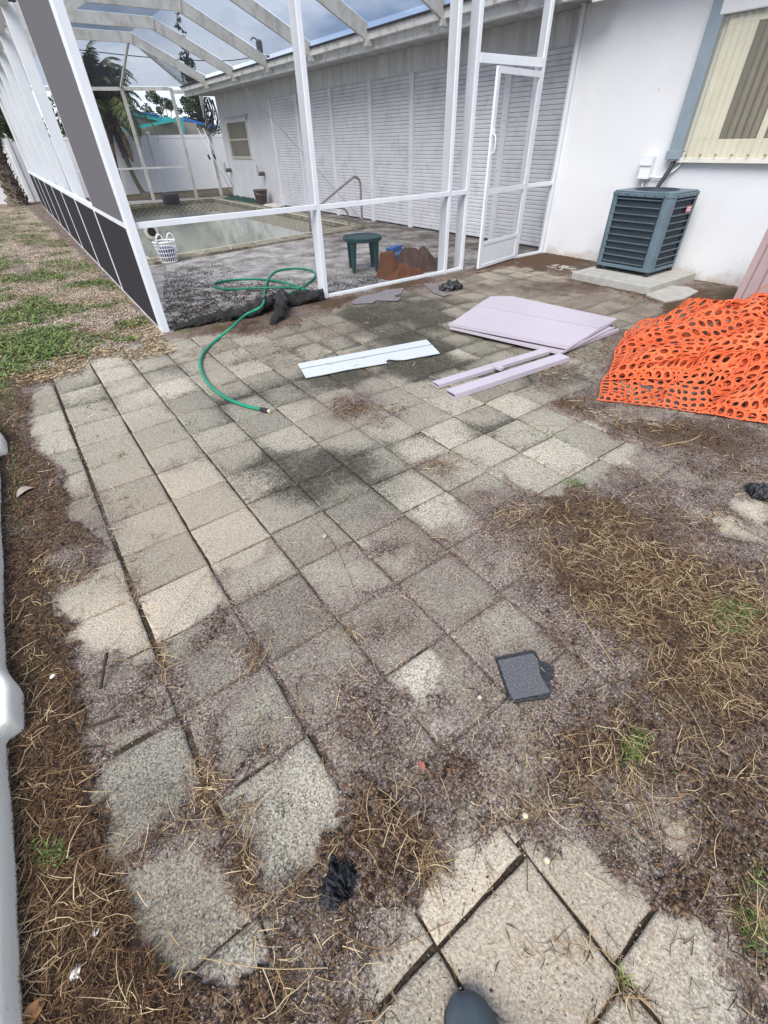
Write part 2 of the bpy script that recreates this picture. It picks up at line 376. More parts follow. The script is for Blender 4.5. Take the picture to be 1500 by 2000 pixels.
def mat_soil():
    m = Mat('soil_and_gravel', .95, spec=.15)
    D, G, Gr, Gn = attr4(m, 'field')
    silt = m.mix(m.val(D, .25, .6, .88, 0), silt_color(m), m.ramp(m.noise(50, 6, .8), [(.35, (.008,.006,.004)), (.6, (.05,.034,.022)), (.75, (.14,.10,.065))]))
    mulch = m.ramp(m.noise(80, 7, .85), [(.34, (.008,.005,.003)), (.47, (.065,.041,.027)), (.59, (.155,.10,.065)), (.7, (.40,.30,.21))])
    c = m.mix(m.val(m.math('ADD', D, m.math('MULTIPLY', m.noise(14, 6, .7), .5)), 1.12, 1.42), silt, mulch)
    cell = m.n('ShaderNodeSeparateColor'); m.l(m.voro(55, 'Color'), cell.inputs[0])
    grav = m.ramp(cell.outputs[0], [(0, (.13,.08,.05)), (.25, (.32,.24,.17)), (.6, (.52,.42,.32)), (1, (.72,.64,.54))])
    grav = m.mix(m.val(m.voro(55), .35, .75, 0, .75), grav, (.10,.06,.04))
    c = m.mix(Gr, c, grav)
    green = m.ramp(m.noise(60, 6, .8), [(.3, (.02,.02,.008)), (.5, (.075,.078,.028)), (.7, (.2,.19,.08))])
    c = m.mix(m.math('MULTIPLY', Gn, m.val(m.noise(18, 6, .7), .36, .6)), c, green)
    c = m.mix(m.math('MULTIPLY', G, .55), c, (.035,.034,.024))
    m.color(c); m.bump(m.math('ADD', m.noise(110, 6, .8), m.voro(70)), .7, .012)
    return m
M_SLAB = mat_slab(); M_SOIL = mat_soil()

def grid_sheet(name, xs, ys, zf, ff, mat, label=None, kind='structure', keep=None):
    X, Y = np.meshgrid(xs, ys); F = ff(X, Y); Z = zf(X, Y, F)
    v = np.stack([X.ravel(), Y.ravel(), Z.ravel()], 1); nx = len(xs); ny = len(ys)
    i = (np.arange(ny-1)[:, None]*nx+np.arange(nx-1)[None]).ravel()
    q = np.stack([i, i+1, i+nx+1, i+nx], 1)
    if keep is not None:
        cx = v[q].mean(1); q = q[keep(cx[:, 0], cx[:, 1])]
    a = np.stack([k.ravel() for k in F], 1)
    return mesh_obj(name, v, q, mat, smooth=True, kind=kind, label=label, attrs={'field': a})
def lines(*seg):
    o = [seg[0][0]]
    for a, b, h in seg:
        n = max(1, int(round((b-a)/h))); o += list(np.linspace(a, b, n+1)[1:])
    return np.array(o)
# soil that lies in the joints of the patio and over parts of it
def soil_f(x, y):
    D, G, B, LM = ground_fields(x, y)
    px, py = project(x, y)
    grav = sstep(4.75, 5.15, y+(fbm(x*5, y*5, 31)-.5)*.5+ (x > .3)*-.1)*sstep(1.05, .9, x)
    grav = np.maximum(grav, sstep(-.35,-.7, x)*sstep(3.6, 4.6, y)*.9)
    gn = grav*sstep(.44, .66, fbm(x*2.2, y*2.2, 41)+.12*sstep(.6, -.6, x))+.25*LM*sstep(.5,.7,fbm(x*3, y*3, 43))
    gn = gn*(.25+.75*sstep(4.7, 5.3, y))
    gn = gn+.7*sstep(.45,.7,fbm(x*3,y*3,44))*sstep(5.5,6.2,x)*sstep(3.2,2.6,y)*sstep(1.2,1.7,y)
    return [D, G*.5, grav*sstep(.36, .56, fbm(x*3, y*3, 33)+.1), np.clip(gn, 0, 1)]
def soil_z(x, y, F):
    D = F[0]; b = fbm(x*22, y*22, 50, 3)-.5; b2 = fbm(x*80, y*80, 52, 2)-.5
    return -.011+.0235*sstep(.62, 1.0, D)+b*.012*sstep(.3,.8,D)+b2*.004
xs = lines((-6,-1,.12),(-1,-.7,.03),(-.7,2.4,.011),(2.4,4.2,.022),(4.2,8,.05))
ys = lines((-3,-.4,.06),(-.4,2.4,.011),(2.4,5.3,.024),(5.3,9,.07),(9,24.9,.25))
def keep_soil(x, y): return ~((y > 5.24) & (x > .93+.0312*(y-5.26)+.03))
grid_sheet('soil', xs, ys, soil_z, soil_f, M_SOIL, keep=keep_soil)

# ------------------------------------------------------------------ patio slabs
gx = [-.47,-.16,.163,.48,.79,1.11,1.42,1.73,2.045,2.36,2.665,2.98,3.29,3.6,3.91,4.22,4.53,4.84,5.15,5.46,5.77,6.08,6.39,6.7,7.0]
gx = [-1.4,-1.09,-.78]+gx
gy = [-1.75,-1.44,-1.13,-.83,-.53,-.232,.062,.37,.69,1.02,1.36,1.66,1.96,2.265,2.6,2.9,3.23,3.565,3.92,4.26,4.57,4.885,5.2]
TV = []; TF = []; TA = []; nv = 0; K = 15
u = np.array([0,0,.02]+list(np.linspace(.06,.94,K-6))+[.98,1,1])
for i in range(len(gx)-1):
    dy = rng.uniform(-.012, .012)
    for j in range(len(gy)-1):
        x0, x1, y0, y1 = gx[i], gx[i+1], gy[j], gy[j+1]
        if x0 < -.8 and y0 > -.3: continue
        if x0 < -.5 and y0 > -.3: continue
        sk = .03*min(max(x0, 0), 2.2)
        y0 += dy+sk; y1 += dy+sk
        if y1 > 5.24: continue
        if x0 < -.4 and y1 > 4.6: continue
        g = .0032+rng.uniform(0, .0026); gl = g; gr = g; gb = g; gt = g
        if abs(x1-(-.16)) < .01 and y0 > .2: gr = .012
        if abs(x0-(-.16)) < .01 and y0 > .2: gl = .007
        if abs(x0-.163) < .01 and y0 > .3: gl = .006 if y0 > 1.3 else .015
        if abs(x1-.163) < .01 and .3 < y0 < 1.3: gr = .008
        if abs(y1-.062) < .05: gt = .006
        if x0 < -.4 and .25 < y0 < .9: gt = .02
        U, V = np.meshgrid(u, u, indexing='ij')
        X = x0+gl+(x1-x0-gl-gr)*U; Y = y0+gb+(y1-y0-gb-gt)*V
        edge = np.minimum(np.minimum(U, 1-U), np.minimum(V, 1-V))
        jit = (edge < .03)
        nz = (fbm(X*40, Y*40, 70, 3)-.5)*.006
        cx, cy = (x0+x1)/2, (y0+y1)/2
        X = X+np.where(jit, nz*np.sign(cx-X), 0); Y = Y+np.where(jit, (fbm(X*40+9, Y*40, 71, 3)-.5)*.006*np.sign(cy-Y), 0)
        a = rng.normal(0, .012); X, Y = cx+(X-cx)*math.cos(a)-(Y-cy)*math.sin(a), cy+(X-cx)*math.sin(a)+(Y-cy)*math.cos(a)
        tx, ty, tz = rng.normal(0, .008), rng.normal(0, .008), rng.normal(0, .0016)
        Z = tz+tx*(X-cx)+ty*(Y-cy)
        idx = np.minimum(np.minimum(np.arange(K)[:, None], np.arange(K)[::-1][:, None]), np.minimum(np.arange(K)[None], np.arange(K)[::-1][None]))
        Z = np.where(idx == 0, -.035, np.where(idx == 1, Z-.005, Z))
        D, G, B, LM = ground_fields(X, Y)
        # joints collect grime
        D = D+(.22*(idx <= 2)+.06*(idx == 3))*np.clip(.35+D*1.6, 0, 1)*(1-.8*sstep(.42, .62, D))
        gr_ = rng.normal(0, 1, 2); G = np.clip(G+max(0, rng.normal(.02, .16))+.22*(gr_[0]*(U-.5)+gr_[1]*(V-.5))+.22*(idx <= 3), 0, 1.2)*(1-.55*np.clip(B, 0, 1))
        tpx, tpy = project(X, Y)
        T = np.clip(.45+rng.normal(0, .2)+blobs(tpx, tpy, TONEB), 0, 1.25)
        TV.append(np.stack([X.ravel(), Y.ravel(), Z.ravel()], 1)); TA.append(np.stack([D.ravel(), G.ravel(), T.ravel(), B.ravel()], 1))
        ii = (np.arange(K-1)[:, None]*K+np.arange(K-1)[None]).ravel()+nv
        TF.append(np.stack([ii, ii+K, ii+K+1, ii+1], 1)); nv += K*K
mesh_obj('patio', np.concatenate(TV), np.concatenate(TF), M_SLAB, kind='structure', smooth=True, attrs={'field': np.concatenate(TA)})

# ------------------------------------------------------------------ far ground (with a hole where the pool is dug)
M_GRASSLAND = vary('distant_lawn', (.09,.10,.035), .4, 3, .95, .4, 30, dirt=(.12,.085,.05), dirtscale=2)
m = MB(); zb = -.06
PX0, PX1, PY0, PY1 = 1.75, 6.55, 9.3, 19.3
for a in ((-400,-400,PX0,400),(PX1,-400,400,400),(PX0,-400,PX1,PY0),(PX0,PY1,PX1,400)):
    m.add([(a[0],a[1],zb),(a[2],a[1],zb),(a[2],a[3],zb),(a[0],a[3],zb)], [(0,1,2,3)])
m.build('ground', M_GRASSLAND, kind='structure')
m = MB(); g_ = []
xs_ = np.linspace(1.0, 12, 60); ys_ = np.linspace(20.4, 25, 30)
grid_sheet('lawn', xs_, ys_, lambda x, y, F: -.012+.03*(fbm(x*3, y*3, 81)-.5), lambda x, y: [x*0+1, x*0+.25, x*0, .55+.45*fbm(x, y, 83)], M_SOIL, keep=lambda x, y: y > 22.75-.345*(x-1.5))

# ------------------------------------------------------------------ building materials
M_STUCCO = Mat('white_stucco', .85, spec=.2)
c = M_STUCCO.ramp(M_STUCCO.noise(1.2, 6, .6), [(.3, (.635,.64,.66)), (.7, (.70,.705,.72))])
geo = M_STUCCO.n('ShaderNodeSeparateXYZ'); M_STUCCO.l(M_STUCCO.coord(), geo.inputs[0])
low = M_STUCCO.math('SUBTRACT', M_STUCCO.noise(6, 6, .7), M_STUCCO.math('MULTIPLY', geo.outputs[2], 2.2))
c = M_STUCCO.mix(M_STUCCO.val(low, .2, .62, 0, .8), c, (.36,.28,.19))
c = M_STUCCO.mix(M_STUCCO.val(M_STUCCO.noise(26, 3, .5), .74, .79, 0, .6), c, (.25,.24,.22))
M_STUCCO.color(c); M_STUCCO.bump(M_STUCCO.noise(55, 6, .7), .35, .008)
M_STUCCO2 = Mat('aged_stucco_under_eave', .85, spec=.2)
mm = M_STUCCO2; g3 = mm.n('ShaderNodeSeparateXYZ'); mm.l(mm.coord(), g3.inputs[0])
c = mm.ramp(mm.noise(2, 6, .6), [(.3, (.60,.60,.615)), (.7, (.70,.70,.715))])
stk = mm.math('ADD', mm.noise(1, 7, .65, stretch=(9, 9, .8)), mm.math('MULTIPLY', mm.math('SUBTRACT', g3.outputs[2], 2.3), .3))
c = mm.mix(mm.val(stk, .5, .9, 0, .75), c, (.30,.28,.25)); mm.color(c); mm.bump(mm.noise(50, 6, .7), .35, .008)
M_SOFFIT = vary('stained_soffit_paint', (.46,.45,.43), .18, 3, .8, .15, 40, dirt=(.22,.19,.15), dirtscale=4, dirtpos=(.5,.75))
M_FASCIA = vary('chalky_white_fascia', (.72,.72,.72), .1, 4, .6, .1, 40, dirt=(.30,.27,.22), dirtscale=7, dirtpos=(.5,.72))
M_ALU = Mat('white_aluminium', .4, spec=.35)
mm = M_ALU; c = mm.ramp(mm.noise(3, 5, .6), [(.3, (.65,.67,.705)), (.7, (.73,.745,.77))])
c = mm.mix(mm.val(mm.noise(38, 5, .7), .66, .76, 0, .75), c, (.34,.36,.28)); mm.color(c); mm.bump(mm.noise(20, 3), .05, .01)
M_BEAM = Mat('mildewed_white_beam', .5, spec=.35)
mm = M_BEAM; c = mm.ramp(mm.noise(2, 6, .6), [(.3, (.50,.49,.46)), (.7, (.68,.67,.65))])
c = mm.mix(mm.val(mm.noise(5, 8, .75, stretch=(1, 1, .45)), .48, .72, 0, .8), c, (.26,.25,.20)); mm.color(c)
M_SHUT = vary('pale_grey_shutter_slat', (.69,.68,.715), .05, 3, .5, .05, 30, dirt=(.44,.42,.42), dirtscale=4, dirtpos=(.5,.85))
M_SLIT = Mat('shutter_gap', .9, (.27,.265,.275))
M_ROOF = vary('grey_roof_shingle', (.25,.24,.23), .2, 8, .9, .3, 30)
M_GLASSD = Mat('dark_window_glass', .12, (.07,.065,.06), spec=.6)
M_RUBBER = vary('black_rubber', (.02,.02,.022), .3, 20, .5, .1)
M_STEEL = vary('dull_stainless_steel', (.42,.39,.35), .15, 9, .35, .03, metal=.85)
def mat_screen(name, col, wv, dens):
    m = Mat(name, .9, col); t = m.t; o = t.nodes['Material Output']
    tr = m.n('ShaderNodeBsdfTransparent'); df = m.n('ShaderNodeBsdfDiffuse'); df.inputs[0].default_value = (*col, 1)
    g = m.n('ShaderNodeNewGeometry'); d = m.n('ShaderNodeVectorMath', operation='DOT_PRODUCT'); m.l(g.outputs['Normal'], d.inputs[0]); m.l(g.outputs['Incoming'], d.inputs[1])
    c = m.math('MAXIMUM', m.math('ABSOLUTE', d.outputs['Value']), .02)
    T = m.math('MAXIMUM', m.math('SUBTRACT', 1., m.math('DIVIDE', wv, c)), 0.)
    T = m.math('MULTIPLY', T, 1-dens)
    # dusty blotches in the weave
    T = m.math('MULTIPLY', T, m.val(m.noise(3, 5, .6), .3, .75, 1., .9))
    mxs = m.n('ShaderNodeMixShader'); m.l(T, mxs.inputs[0]); m.l(df.outputs[0], mxs.inputs[1]); m.l(tr.outputs[0], mxs.inputs[2]); m.l(mxs.outputs[0], o.inputs[0])
    return m
M_SCREEN = mat_screen('insect_screen', (.10,.10,.11), .06, .06)
M_SCREENR = mat_screen('roof_insect_screen', (.12,.15,.20), .09, .13)
M_SCREENL = mat_screen('grey_side_screen', (.14,.135,.145), .17, .1)
M_SCREEND = mat_screen('black_pet_screen', (.045,.042,.045), .2, .3)

# ------------------------------------------------------------------ house
house = thing('house', 'long white stucco house with closed grey shutters and low eave beside the pool', 'house', (7.4, 12, 0))
HX, AX, YC, YF = 7.40, 7.09, 5.30, 19.55
MB().box((HX, YC-.02, -.05), (HX+7, YF, 2.80)).build('wall', M_STUCCO2, house)
m = MB().box((AX, -6, -.05), (AX+7.2, YC, 2.95)); m.build('wall', M_STUCCO, house, label='bright white stucco wall behind the air conditioner')
# stucco lintel box over the shutters
LY0, LY1 = 5.32, 15.6
m = MB(); m.prismv([(HX-.13, LY0, 2.45), (HX-.13, LY0, 2.775), (HX, LY0, 2.775), (HX, LY0, 2.45)], (0, LY1-LY0, 0)); m.build('lintel', M_STUCCO2, house)
MB().box((6.68, YC-.35, 2.778), (AX-.01, YF+.6, 2.80)).box((AX-.01, YC+.01, 2.778), (HX+.3, YF+.6, 2.80)).build('soffit', M_SOFFIT, house)
MB().box((6.60, YC-.35, 2.745), (6.68, YF+.6, 2.96)).build('fascia', M_FASCIA, house)
# gutter-like aluminium receiving channel for the screen cage
m = MB(); m.box((6.50, YC-.3, 2.86), (6.598, YF+.5, 2.965)); m.build('gutter', M_FASCIA, house, bevel=.006)
MB().box((6.47, YC-.3, 2.965), (6.56, YF+.5, 2.99)).build('roof_edge', Mat('black_spline', .6, (.02,.022,.03)), house)
m = MB(); m.add([(6.56,-6,3.0),(10.6,-6,3.9),(10.6,YF+.6,3.9),(6.56,YF+.6,3.0),(14.6,-6,3.0),(14.6,YF+.6,3.0)], [(0,1,2,3),(1,4,5,2),(0,3,5,4)]); m.build('roof', M_ROOF, house)
M_ALU2 = vary('shutter_mullion_paint', (.74,.74,.77), .04, 3, .5, .03)
# shutters: individual rolled panels with slats and white mullions
yb = [15.25, 13.72, 12.02, 10.42, 9.02, 7.88, 6.62, 5.42]
SX = HX-.075; ST, SB = 2.46, .03
for i in range(len(yb)-1):
    y1, y0 = yb[i], yb[i+1]
    sh = MB().box((SX-.012, y0+.045, SB), (HX-.002, y1-.045, ST)).build('shutter', M_SLIT, house)
    m = MB(); z = SB+.005; p = .0585
    while z < ST-.01:
        zt = min(z+p-.0042, ST)
        m.prismv([(SX-.014, y0+.05, z), (SX-.023, y0+.05, z+.003), (SX-.023, y0+.05, z+(zt-z)*.7), (SX-.0185, y0+.05, zt)], (0, y1-y0-.1, 0)); z += p
    m.build('slats', M_SHUT, sh)
m = MB()
for y in yb:
    mu = MB().box((SX-.055, y-.062, .01), (HX-.004, y+.062, ST)); k = MB()
    o = mu.build('mullion', M_ALU2, house, bevel=.004)
    M_SCR = bpy.data.materials.get('screw_head') or Mat('screw_head', .4, (.2,.2,.2), .7).m
    for z in (.35,.6,1.05,1.25,1.7,2.1):
        for dy in (-.022,.022): MB().lathe((SX-.055, y+dy, z), [(.006,0),(.006,-.003)], 6, 'x').build('screw', M_SCR, o)
# corner pilaster trim
m = MB().box((AX-.012, YC-.10, 0), (AX-.001, YC-.01, 2.77)).box((AX-.004, YC+.001, 0), (HX-.05, YC+.05, 2.77)); m.build('corner_trim', M_ALU, house, bevel=.003)
# eave end with fluted gutter end above the corner
m = MB()
for i in range(3): m.box((6.72+i*.07, YC-.55, 2.70+i*.015), (6.77+i*.07, YC-.36, 2.77+i*.01))
m.build('gutter_end', M_FASCIA, house, bevel=.004)
# small window with yellowed corrugated cover (pool end)
def corr(m, x, y0, y1, z0, z1, amp, pitch, n=8, thick=.003, rowz=None):
    N_ = int((y1-y0)/pitch*n); vs = []; fs = []
    for k in range(N_+1):
        y = y0+(y1-y0)*k/N_; xx = x-amp*(1+math.cos(2*math.pi*k/n))
        vs += [(xx, y, z0), (xx, y, z1)]
    for k in range(N_): fs.append((2*k, 2*k+1, 2*k+3, 2*k+2))
    m.add(vs, fs); return m
M_CORR = Mat('yellowed_fibreglass', .35, (.62,.60,.40), spec=.4); mm = M_CORR
mm.color(mm.ramp(mm.noise(1, 5, .6, stretch=(2, 30, 1)), [(.3, (.47,.44,.34)), (.7, (.72,.70,.61))]))
tr = mm.n('ShaderNodeBsdfTransparent'); tr.inputs[0].default_value = (.97,.96,.90,1)
ms = mm.n('ShaderNodeMixShader'); ms.inputs[0].default_value = .8
mm.l(mm.b.outputs[0], ms.inputs[1]); mm.l(tr.outputs[0], ms.inputs[2]); mm.l(ms.outputs[0], mm.t.nodes['Material Output'].inputs[0])
M_WFRAME = vary('cream_window_frame', (.66,.645,.58), .08, 5, .5, .05)
w1 = MB().box((HX-.03, 17.30, 1.14), (HX-.001, 18.92, 1.19)).box((HX-.03, 17.30, 2.05), (HX-.001, 18.92, 2.10)).box((HX-.03, 17.30, 1.19), (HX-.001, 17.35, 2.05)).box((HX-.03, 18.87, 1.19), (HX-.001, 18.92, 2.05)).build('window', M_WFRAME, house)
MB().box((HX-.012, 17.36, 1.2), (HX-.003, 18.86, 2.04)).build('pane', M_GLASSD, w1)
m = MB(); m.box((HX-.03, 17.36, 1.6), (HX-.013, 18.86, 1.64)); m.build('crossbar', M_WFRAME, w1)
corr(MB(), HX-.04, 17.28, 18.94, 1.15, 2.04, .02, .17).build('window_cover', M_CORR, w1)
m = MB().box((HX-.04, 17.1, 2.16), (HX-.001, 19.0, 2.19)).box((HX-.07, 17.18, 2.08), (HX-.03, 17.25, 2.22)); m.build('cover_rail', vary('dull_rail', (.45,.45,.46), .1, 5), w1)
# bigger window right of the conduit
WY0, WY1, WZ0, WZ1 = 1.2, 3.42, 1.25, 2.40
w2 = MB()
w2.box((AX-.035, WY0, WZ0), (AX-.001, WY1, WZ0+.17)).box((AX-.035, WY0, WZ1-.05), (AX-.001, WY1, WZ1)).box((AX-.035, WY1-.30, WZ0+.17), (AX-.001, WY1, WZ1-.05)).box((AX-.035, 2.66, WZ0+.17), (AX-.001, 2.73, WZ1-.05))
w2 = w2.build('window', M_WFRAME, house, bevel=.003)
MB().box((AX-.018, WY0, WZ0+.17), (AX-.004, WY1-.30, WZ1-.05)).build('pane', M_GLASSD, w2)
m = MB(); 
for k in range(22): m.box((AX-.0215, WY0+.05+k*.083, WZ0+.18), (AX-.0195, WY0+.105+k*.083, WZ1-.06))
m.build('blinds', vary('dim_vertical_blind', (.13,.115,.09), .15, 8, .8), w2)
corr(MB(), AX-.055, WY0-.1, WY1+.06, WZ0+.0, WZ1+.02, .012, .076).build('window_cover', M_CORR, w2)
m = MB().box((AX-.075, WY0-.1, WZ0-.045), (AX-.001, WY1+.08, WZ0+.0))
m.build('sill', M_WFRAME, w2, bevel=.004)
M_RB = vary('rusty_bolt', (.35,.25,.15), .3, 50)
for k in range(12): MB().lathe((AX-.082, WY1-.02-k*.17, WZ0+.03), [(.014,0),(.014,-.012),(.005,-.016)], 8, 'x').build('bolt', M_RB, w2)
MB().box((AX-.09, WY0-.1, WZ1+.03), (AX-.001, WY1+.1, WZ1+.17)).build('head_trim', M_STUCCO, w2, bevel=.01)

# ------------------------------------------------------------------ things fixed to the AC wall
M_BLUEG = vary('blue_grey_duct_paint', (.22,.27,.31), .08, 3, .45, .04, 20)
t = thing('line_cover', 'blue grey metal duct running down the white wall above the air conditioner', 'duct', (AX, 3.54, 1.22))
MB().box((AX-.085, 3.475, 1.25), (AX-.001, 3.625, 3.2)).build('duct', M_BLUEG, t, bevel=.006)
MB().box((AX-.10, 3.46, 1.235), (AX-.001, 3.64, 1.32)).build('end_collar', M_BLUEG, t, bevel=.004)
t = thing('refrigerant_pipe', 'black insulated pipe from the wall duct down into the air conditioner', 'pipe', (7.0, 3.5, .95))
p = spline([(AX-.05, 3.545, 1.27), (AX-.055, 3.54, 1.2), (AX-.13, 3.56, 1.05), (AX-.22, 3.6, .88)])
MB().tube(p, .024, 12).build('hose', M_RUBBER, t, smooth=True)
MB().tube([(AX-.05, 3.545, 1.25), (AX-.055, 3.54, 1.215)], .030, 12).build('connector', vary('pipe_connector', (.55,.57,.6), .1), t)
t = thing('disconnect_box', 'small white electrical box on the wall left of the duct', 'electrical box', (AX, 3.86, 1.01))
MB().box((AX-.10, 3.79, 1.03), (AX-.001, 3.93, 1.27)).build('box', M_ALU, t, bevel=.008)
MB().box((AX-.115, 3.78, 1.17), (AX-.10, 3.94, 1.28)).build('cover', M_ALU, t, bevel=.004)
MB().tube(spline([(AX-.04, 3.80, 1.06), (AX-.04, 3.70, 1.05), (AX-.04, 3.60, 1.07), (AX-.03, 3.47, 1.17), (AX-.03, 3.45, 1.3)]), .013, 10).build('conduit', M_ALU, t, smooth=True)
MB().tube([(AX-.045, 3.86, 1.03), (AX-.045, 3.86, .2)], .009, 8).build('cable', M_ALU, t, smooth=True)

# ------------------------------------------------------------------ air conditioner on its pad
M_CONC = vary('pale_cast_concrete', (.36,.35,.32), .14, 9, .9, .3, 70, dirt=(.24,.22,.18), dirtscale=5)
MB().box((5.90, 2.78, -.02), (7.0, 3.86, .10)).build('concrete_pad', M_CONC, bevel=.012, label='pale concrete pad under the blue grey air conditioner', cat='concrete pad')
X0, X1, Y0, Y1, Z0, Z1 = 6.27, 6.92, 3.03, 3.80, .155, .955
M_ACP = vary('blue_grey_ac_enamel', (.105,.15,.18), .14, 5, .4, .05, 40, dirt=(.07,.085,.095), dirtscale=7)
M_ACD = vary('dark_condenser_fins', (.035,.048,.062), .3, 60, .6, .5, 200, stretch=(1, 1, .2))
ac = thing('air_conditioner', 'blue grey outdoor air conditioning unit with louvered sides on a concrete pad', 'air conditioner', (6.6, 3.4, .1))
def rrect(x0, x1, y0, y1, r, n=5):
    o = []
    for cx, cy, a0 in ((x1-r, y1-r, 0), (x0+r, y1-r, 90), (x0+r, y0+r, 180), (x1-r, y0+r, 270)):
        for k in range(n+1):
            a = R_(a0+90*k/n); o.append((cx+r*math.cos(a), cy+r*math.sin(a)))
    return o
MB().prism(rrect(X0+.03, X1-.03, Y0+.03, Y1-.03, .06), Z0+.02, Z1-.02).build('coil', M_ACD, ac)
MB().prism(rrect(X0, X1, Y0, Y1, .075), Z0-.005, Z0+.035).build('base_pan', M_ACP, ac, bevel=.005)
m = MB(); m.prism(rrect(X0-.006, X1+.006, Y0-.006, Y1+.006, .08), Z1-.045, Z1-.005); m.prism(rrect(X0+.01, X1-.01, Y0+.01, Y1-.01, .07), Z1-.005, Z1+.008); top = m.build('top_cover', M_ACP, ac, bevel=.008)
m = MB(); cx, cy = (X0+X1)/2, (Y0+Y1)/2
for k in range(8): 
    r = .04+k*.03; m.tube([(cx+r*math.cos(a), cy+r*math.sin(a), Z1+.014) for a in np.linspace(0, 2*math.pi, 33)], .0025, 5, False)
for a in range(12): m.tube([(cx+.03*math.cos(a*math.pi/6), cy+.03*math.sin(a*math.pi/6), Z1+.012), (cx+.25*math.cos(a*math.pi/6), cy+.25*math.sin(a*math.pi/6), Z1+.012)], .0025, 5)
m.build('fan_grille', M_ACD, top)
for cx_, cy_, sx, sy in ((X0, Y0, 1, 1), (X0, Y1, 1, -1), (X1, Y0, -1, 1), (X1, Y1, -1, -1)):
    n = 8; r = .075; ex, ey = {(1,1): (.095,.10), (1,-1): (.08,.08), (-1,1): (.08,.08), (-1,-1): (.08,.08)}[(sx, sy)]
    prof = [(cx_+sx*ex, cy_)]+[(cx_+sx*(r-r*math.sin(a)), cy_+sy*(r-r*math.cos(a))) for a in np.linspace(0, math.pi/2, n)]+[(cx_, cy_+sy*ey)]
    if sx*sy < 0: prof = prof[::-1]
    inner = [(x+sx*.012, y+sy*.012) for x, y in prof][::-1]
    MB().prism(prof+inner, Z0+.03, Z1-.04).build('corner_post', M_ACP, ac)
def louv(a, b, nrm):   # louver band between two corners
    nl = 10
    for k in range(nl):
        z = Z0+.055+k*(Z1-Z0-.13)/(nl-1)*1.0
        ax_, ay_ = a; bx_, by_ = b; nx_, ny_ = nrm
        pr = [(ax_, ay_, z), (ax_-nx_*.016, ay_-ny_*.016, z+.004), (ax_-nx_*.016, ay_-ny_*.016, z+.010), (ax_+nx_*.002, ay_+ny_*.002, z+.011)]
        MB().prismv(pr, (bx_-ax_, by_-ay_, 0)).build('louver', M_ACP, ac)
louv((X0-.001, Y0+.12), (X0-.001, Y1-.075), (-1, 0)); louv((X0+.11, Y0-.001), (X1-.075, Y0-.001), (0, -1))
m = MB(); 
for k in range(26):
    y = Y0+.13+k*.0245; m.tube([(X0+.024, y, Z0+.03), (X0+.024, y, Z1-.04)], .001, 4)
for k in range(9):
    x = X0+.15+k*.043; m.tube([(x, Y0+.022, Z0+.03), (x, Y0+.022, Z1-.04)], .0016, 4)
m.build('coil_guard', M_ACD, ac)
bd = MB().box((X0+.39, Y0-.012, Z1-.205), (X0+.50, Y0-.003, Z1-.135)).build('badge', Mat('faded_red_badge', .4, (.42,.12,.13)), ac, bevel=.003)
m = MB()
for r_ in range(2):
    x = X0+.40
    while x < X0+.485:
        w_ = rng.uniform(.006, .013); m.box((x, Y0-.0135, Z1-.165-.024*r_), (x+w_, Y0-.012, Z1-.151-.024*r_)); x += w_+.004
m.build('badge_lettering', Mat('badge_print', .5, (.75,.6,.6)), bd)
for x, y in ((X0+.05, Y0+.05), (X1-.05, Y0+.05), (X0+.05, Y1-.05), (X1-.05, Y1-.05)): MB().lathe((x, y, .095), [(.035, 0), (.03, .06)], 10).build('foot', M_RUBBER, ac)
M_SCR = Mat('dark_screw', .4, (.03,.03,.03), .6)
for k in range(6): MB().lathe((X0-.007, Y0+.1+k*.115, Z1-.025), [(.007,0),(.007,-.003)], 6, 'x').build('screw', M_SCR, top)
for k in range(4): MB().lathe((X0+.1+k*.14, Y0-.007, Z1-.025), [(.007,0),(.007,-.003)], 6, 'y').build('screw', M_SCR, top)

# ------------------------------------------------------------------ pool deck and pool
M_DECK = Mat('stained_pool_deck', .9, spec=.2); mm = M_DECK
c = mm.ramp(mm.noise(3, 8, .68), [(.30, (.11,.097,.09)), (.45, (.27,.25,.235)), (.57, (.42,.40,.375)), (.72, (.60,.575,.545))])
ds = mm.noise(1.4, 8, .72, stretch=(1, .8, 1)); g3 = mm.n('ShaderNodeSeparateXYZ'); mm.l(mm.coord(), g3.inputs[0])
dx = mm.val(g3.outputs[0], 4.0, 7.4, -.05, .16)
c = mm.mix(mm.val(mm.math('ADD', ds, dx), .5, .68, 0, .85), c, (.085,.072,.06))
c = mm.mix(mm.val(mm.noise(34, 6, .85), .53, .66, 0, .85), c, (.08,.06,.05)); mm.color(c)
cr_ = mm.voro(.9, 'Distance', 'DISTANCE_TO_EDGE'); c2 = mm.mix(mm.val(mm.math('ADD', cr_, mm.math('MULTIPLY', mm.noise(8, 4), .01)), .006, .010, .7, 0), c, (.06,.05,.045)); mm.color(c2)
mm.bump(mm.noise(60, 6, .7), .4, .006)
M_COPE = vary('mossy_pool_coping', (.30,.27,.21), .3, 6, .9, .4, 50, dirt=(.12,.10,.06), dirtscale=4, dirtpos=(.45,.65))
M_PLAST = vary('pool_plaster', (.47,.48,.455), .16, 2, .8, .1, 20, dirt=(.22,.22,.185), dirtscale=1.2, dirtpos=(.45,.72))
def lcage(y): return .922+(y-5.26)*.0312       # x of the cage's left wall
PQ = [(1.78, 9.2), (6.35, 9.85), (6.5, 19.2), (2.0, 19.75)]       # inner rim of the pool
m = MB(); dz = .006
OQ = [(lcage(5.22)+.0, 5.24), (HX-.002, 5.24), (HX-.002, 20.4), (lcage(22.3), 22.3)]
z0 = dz
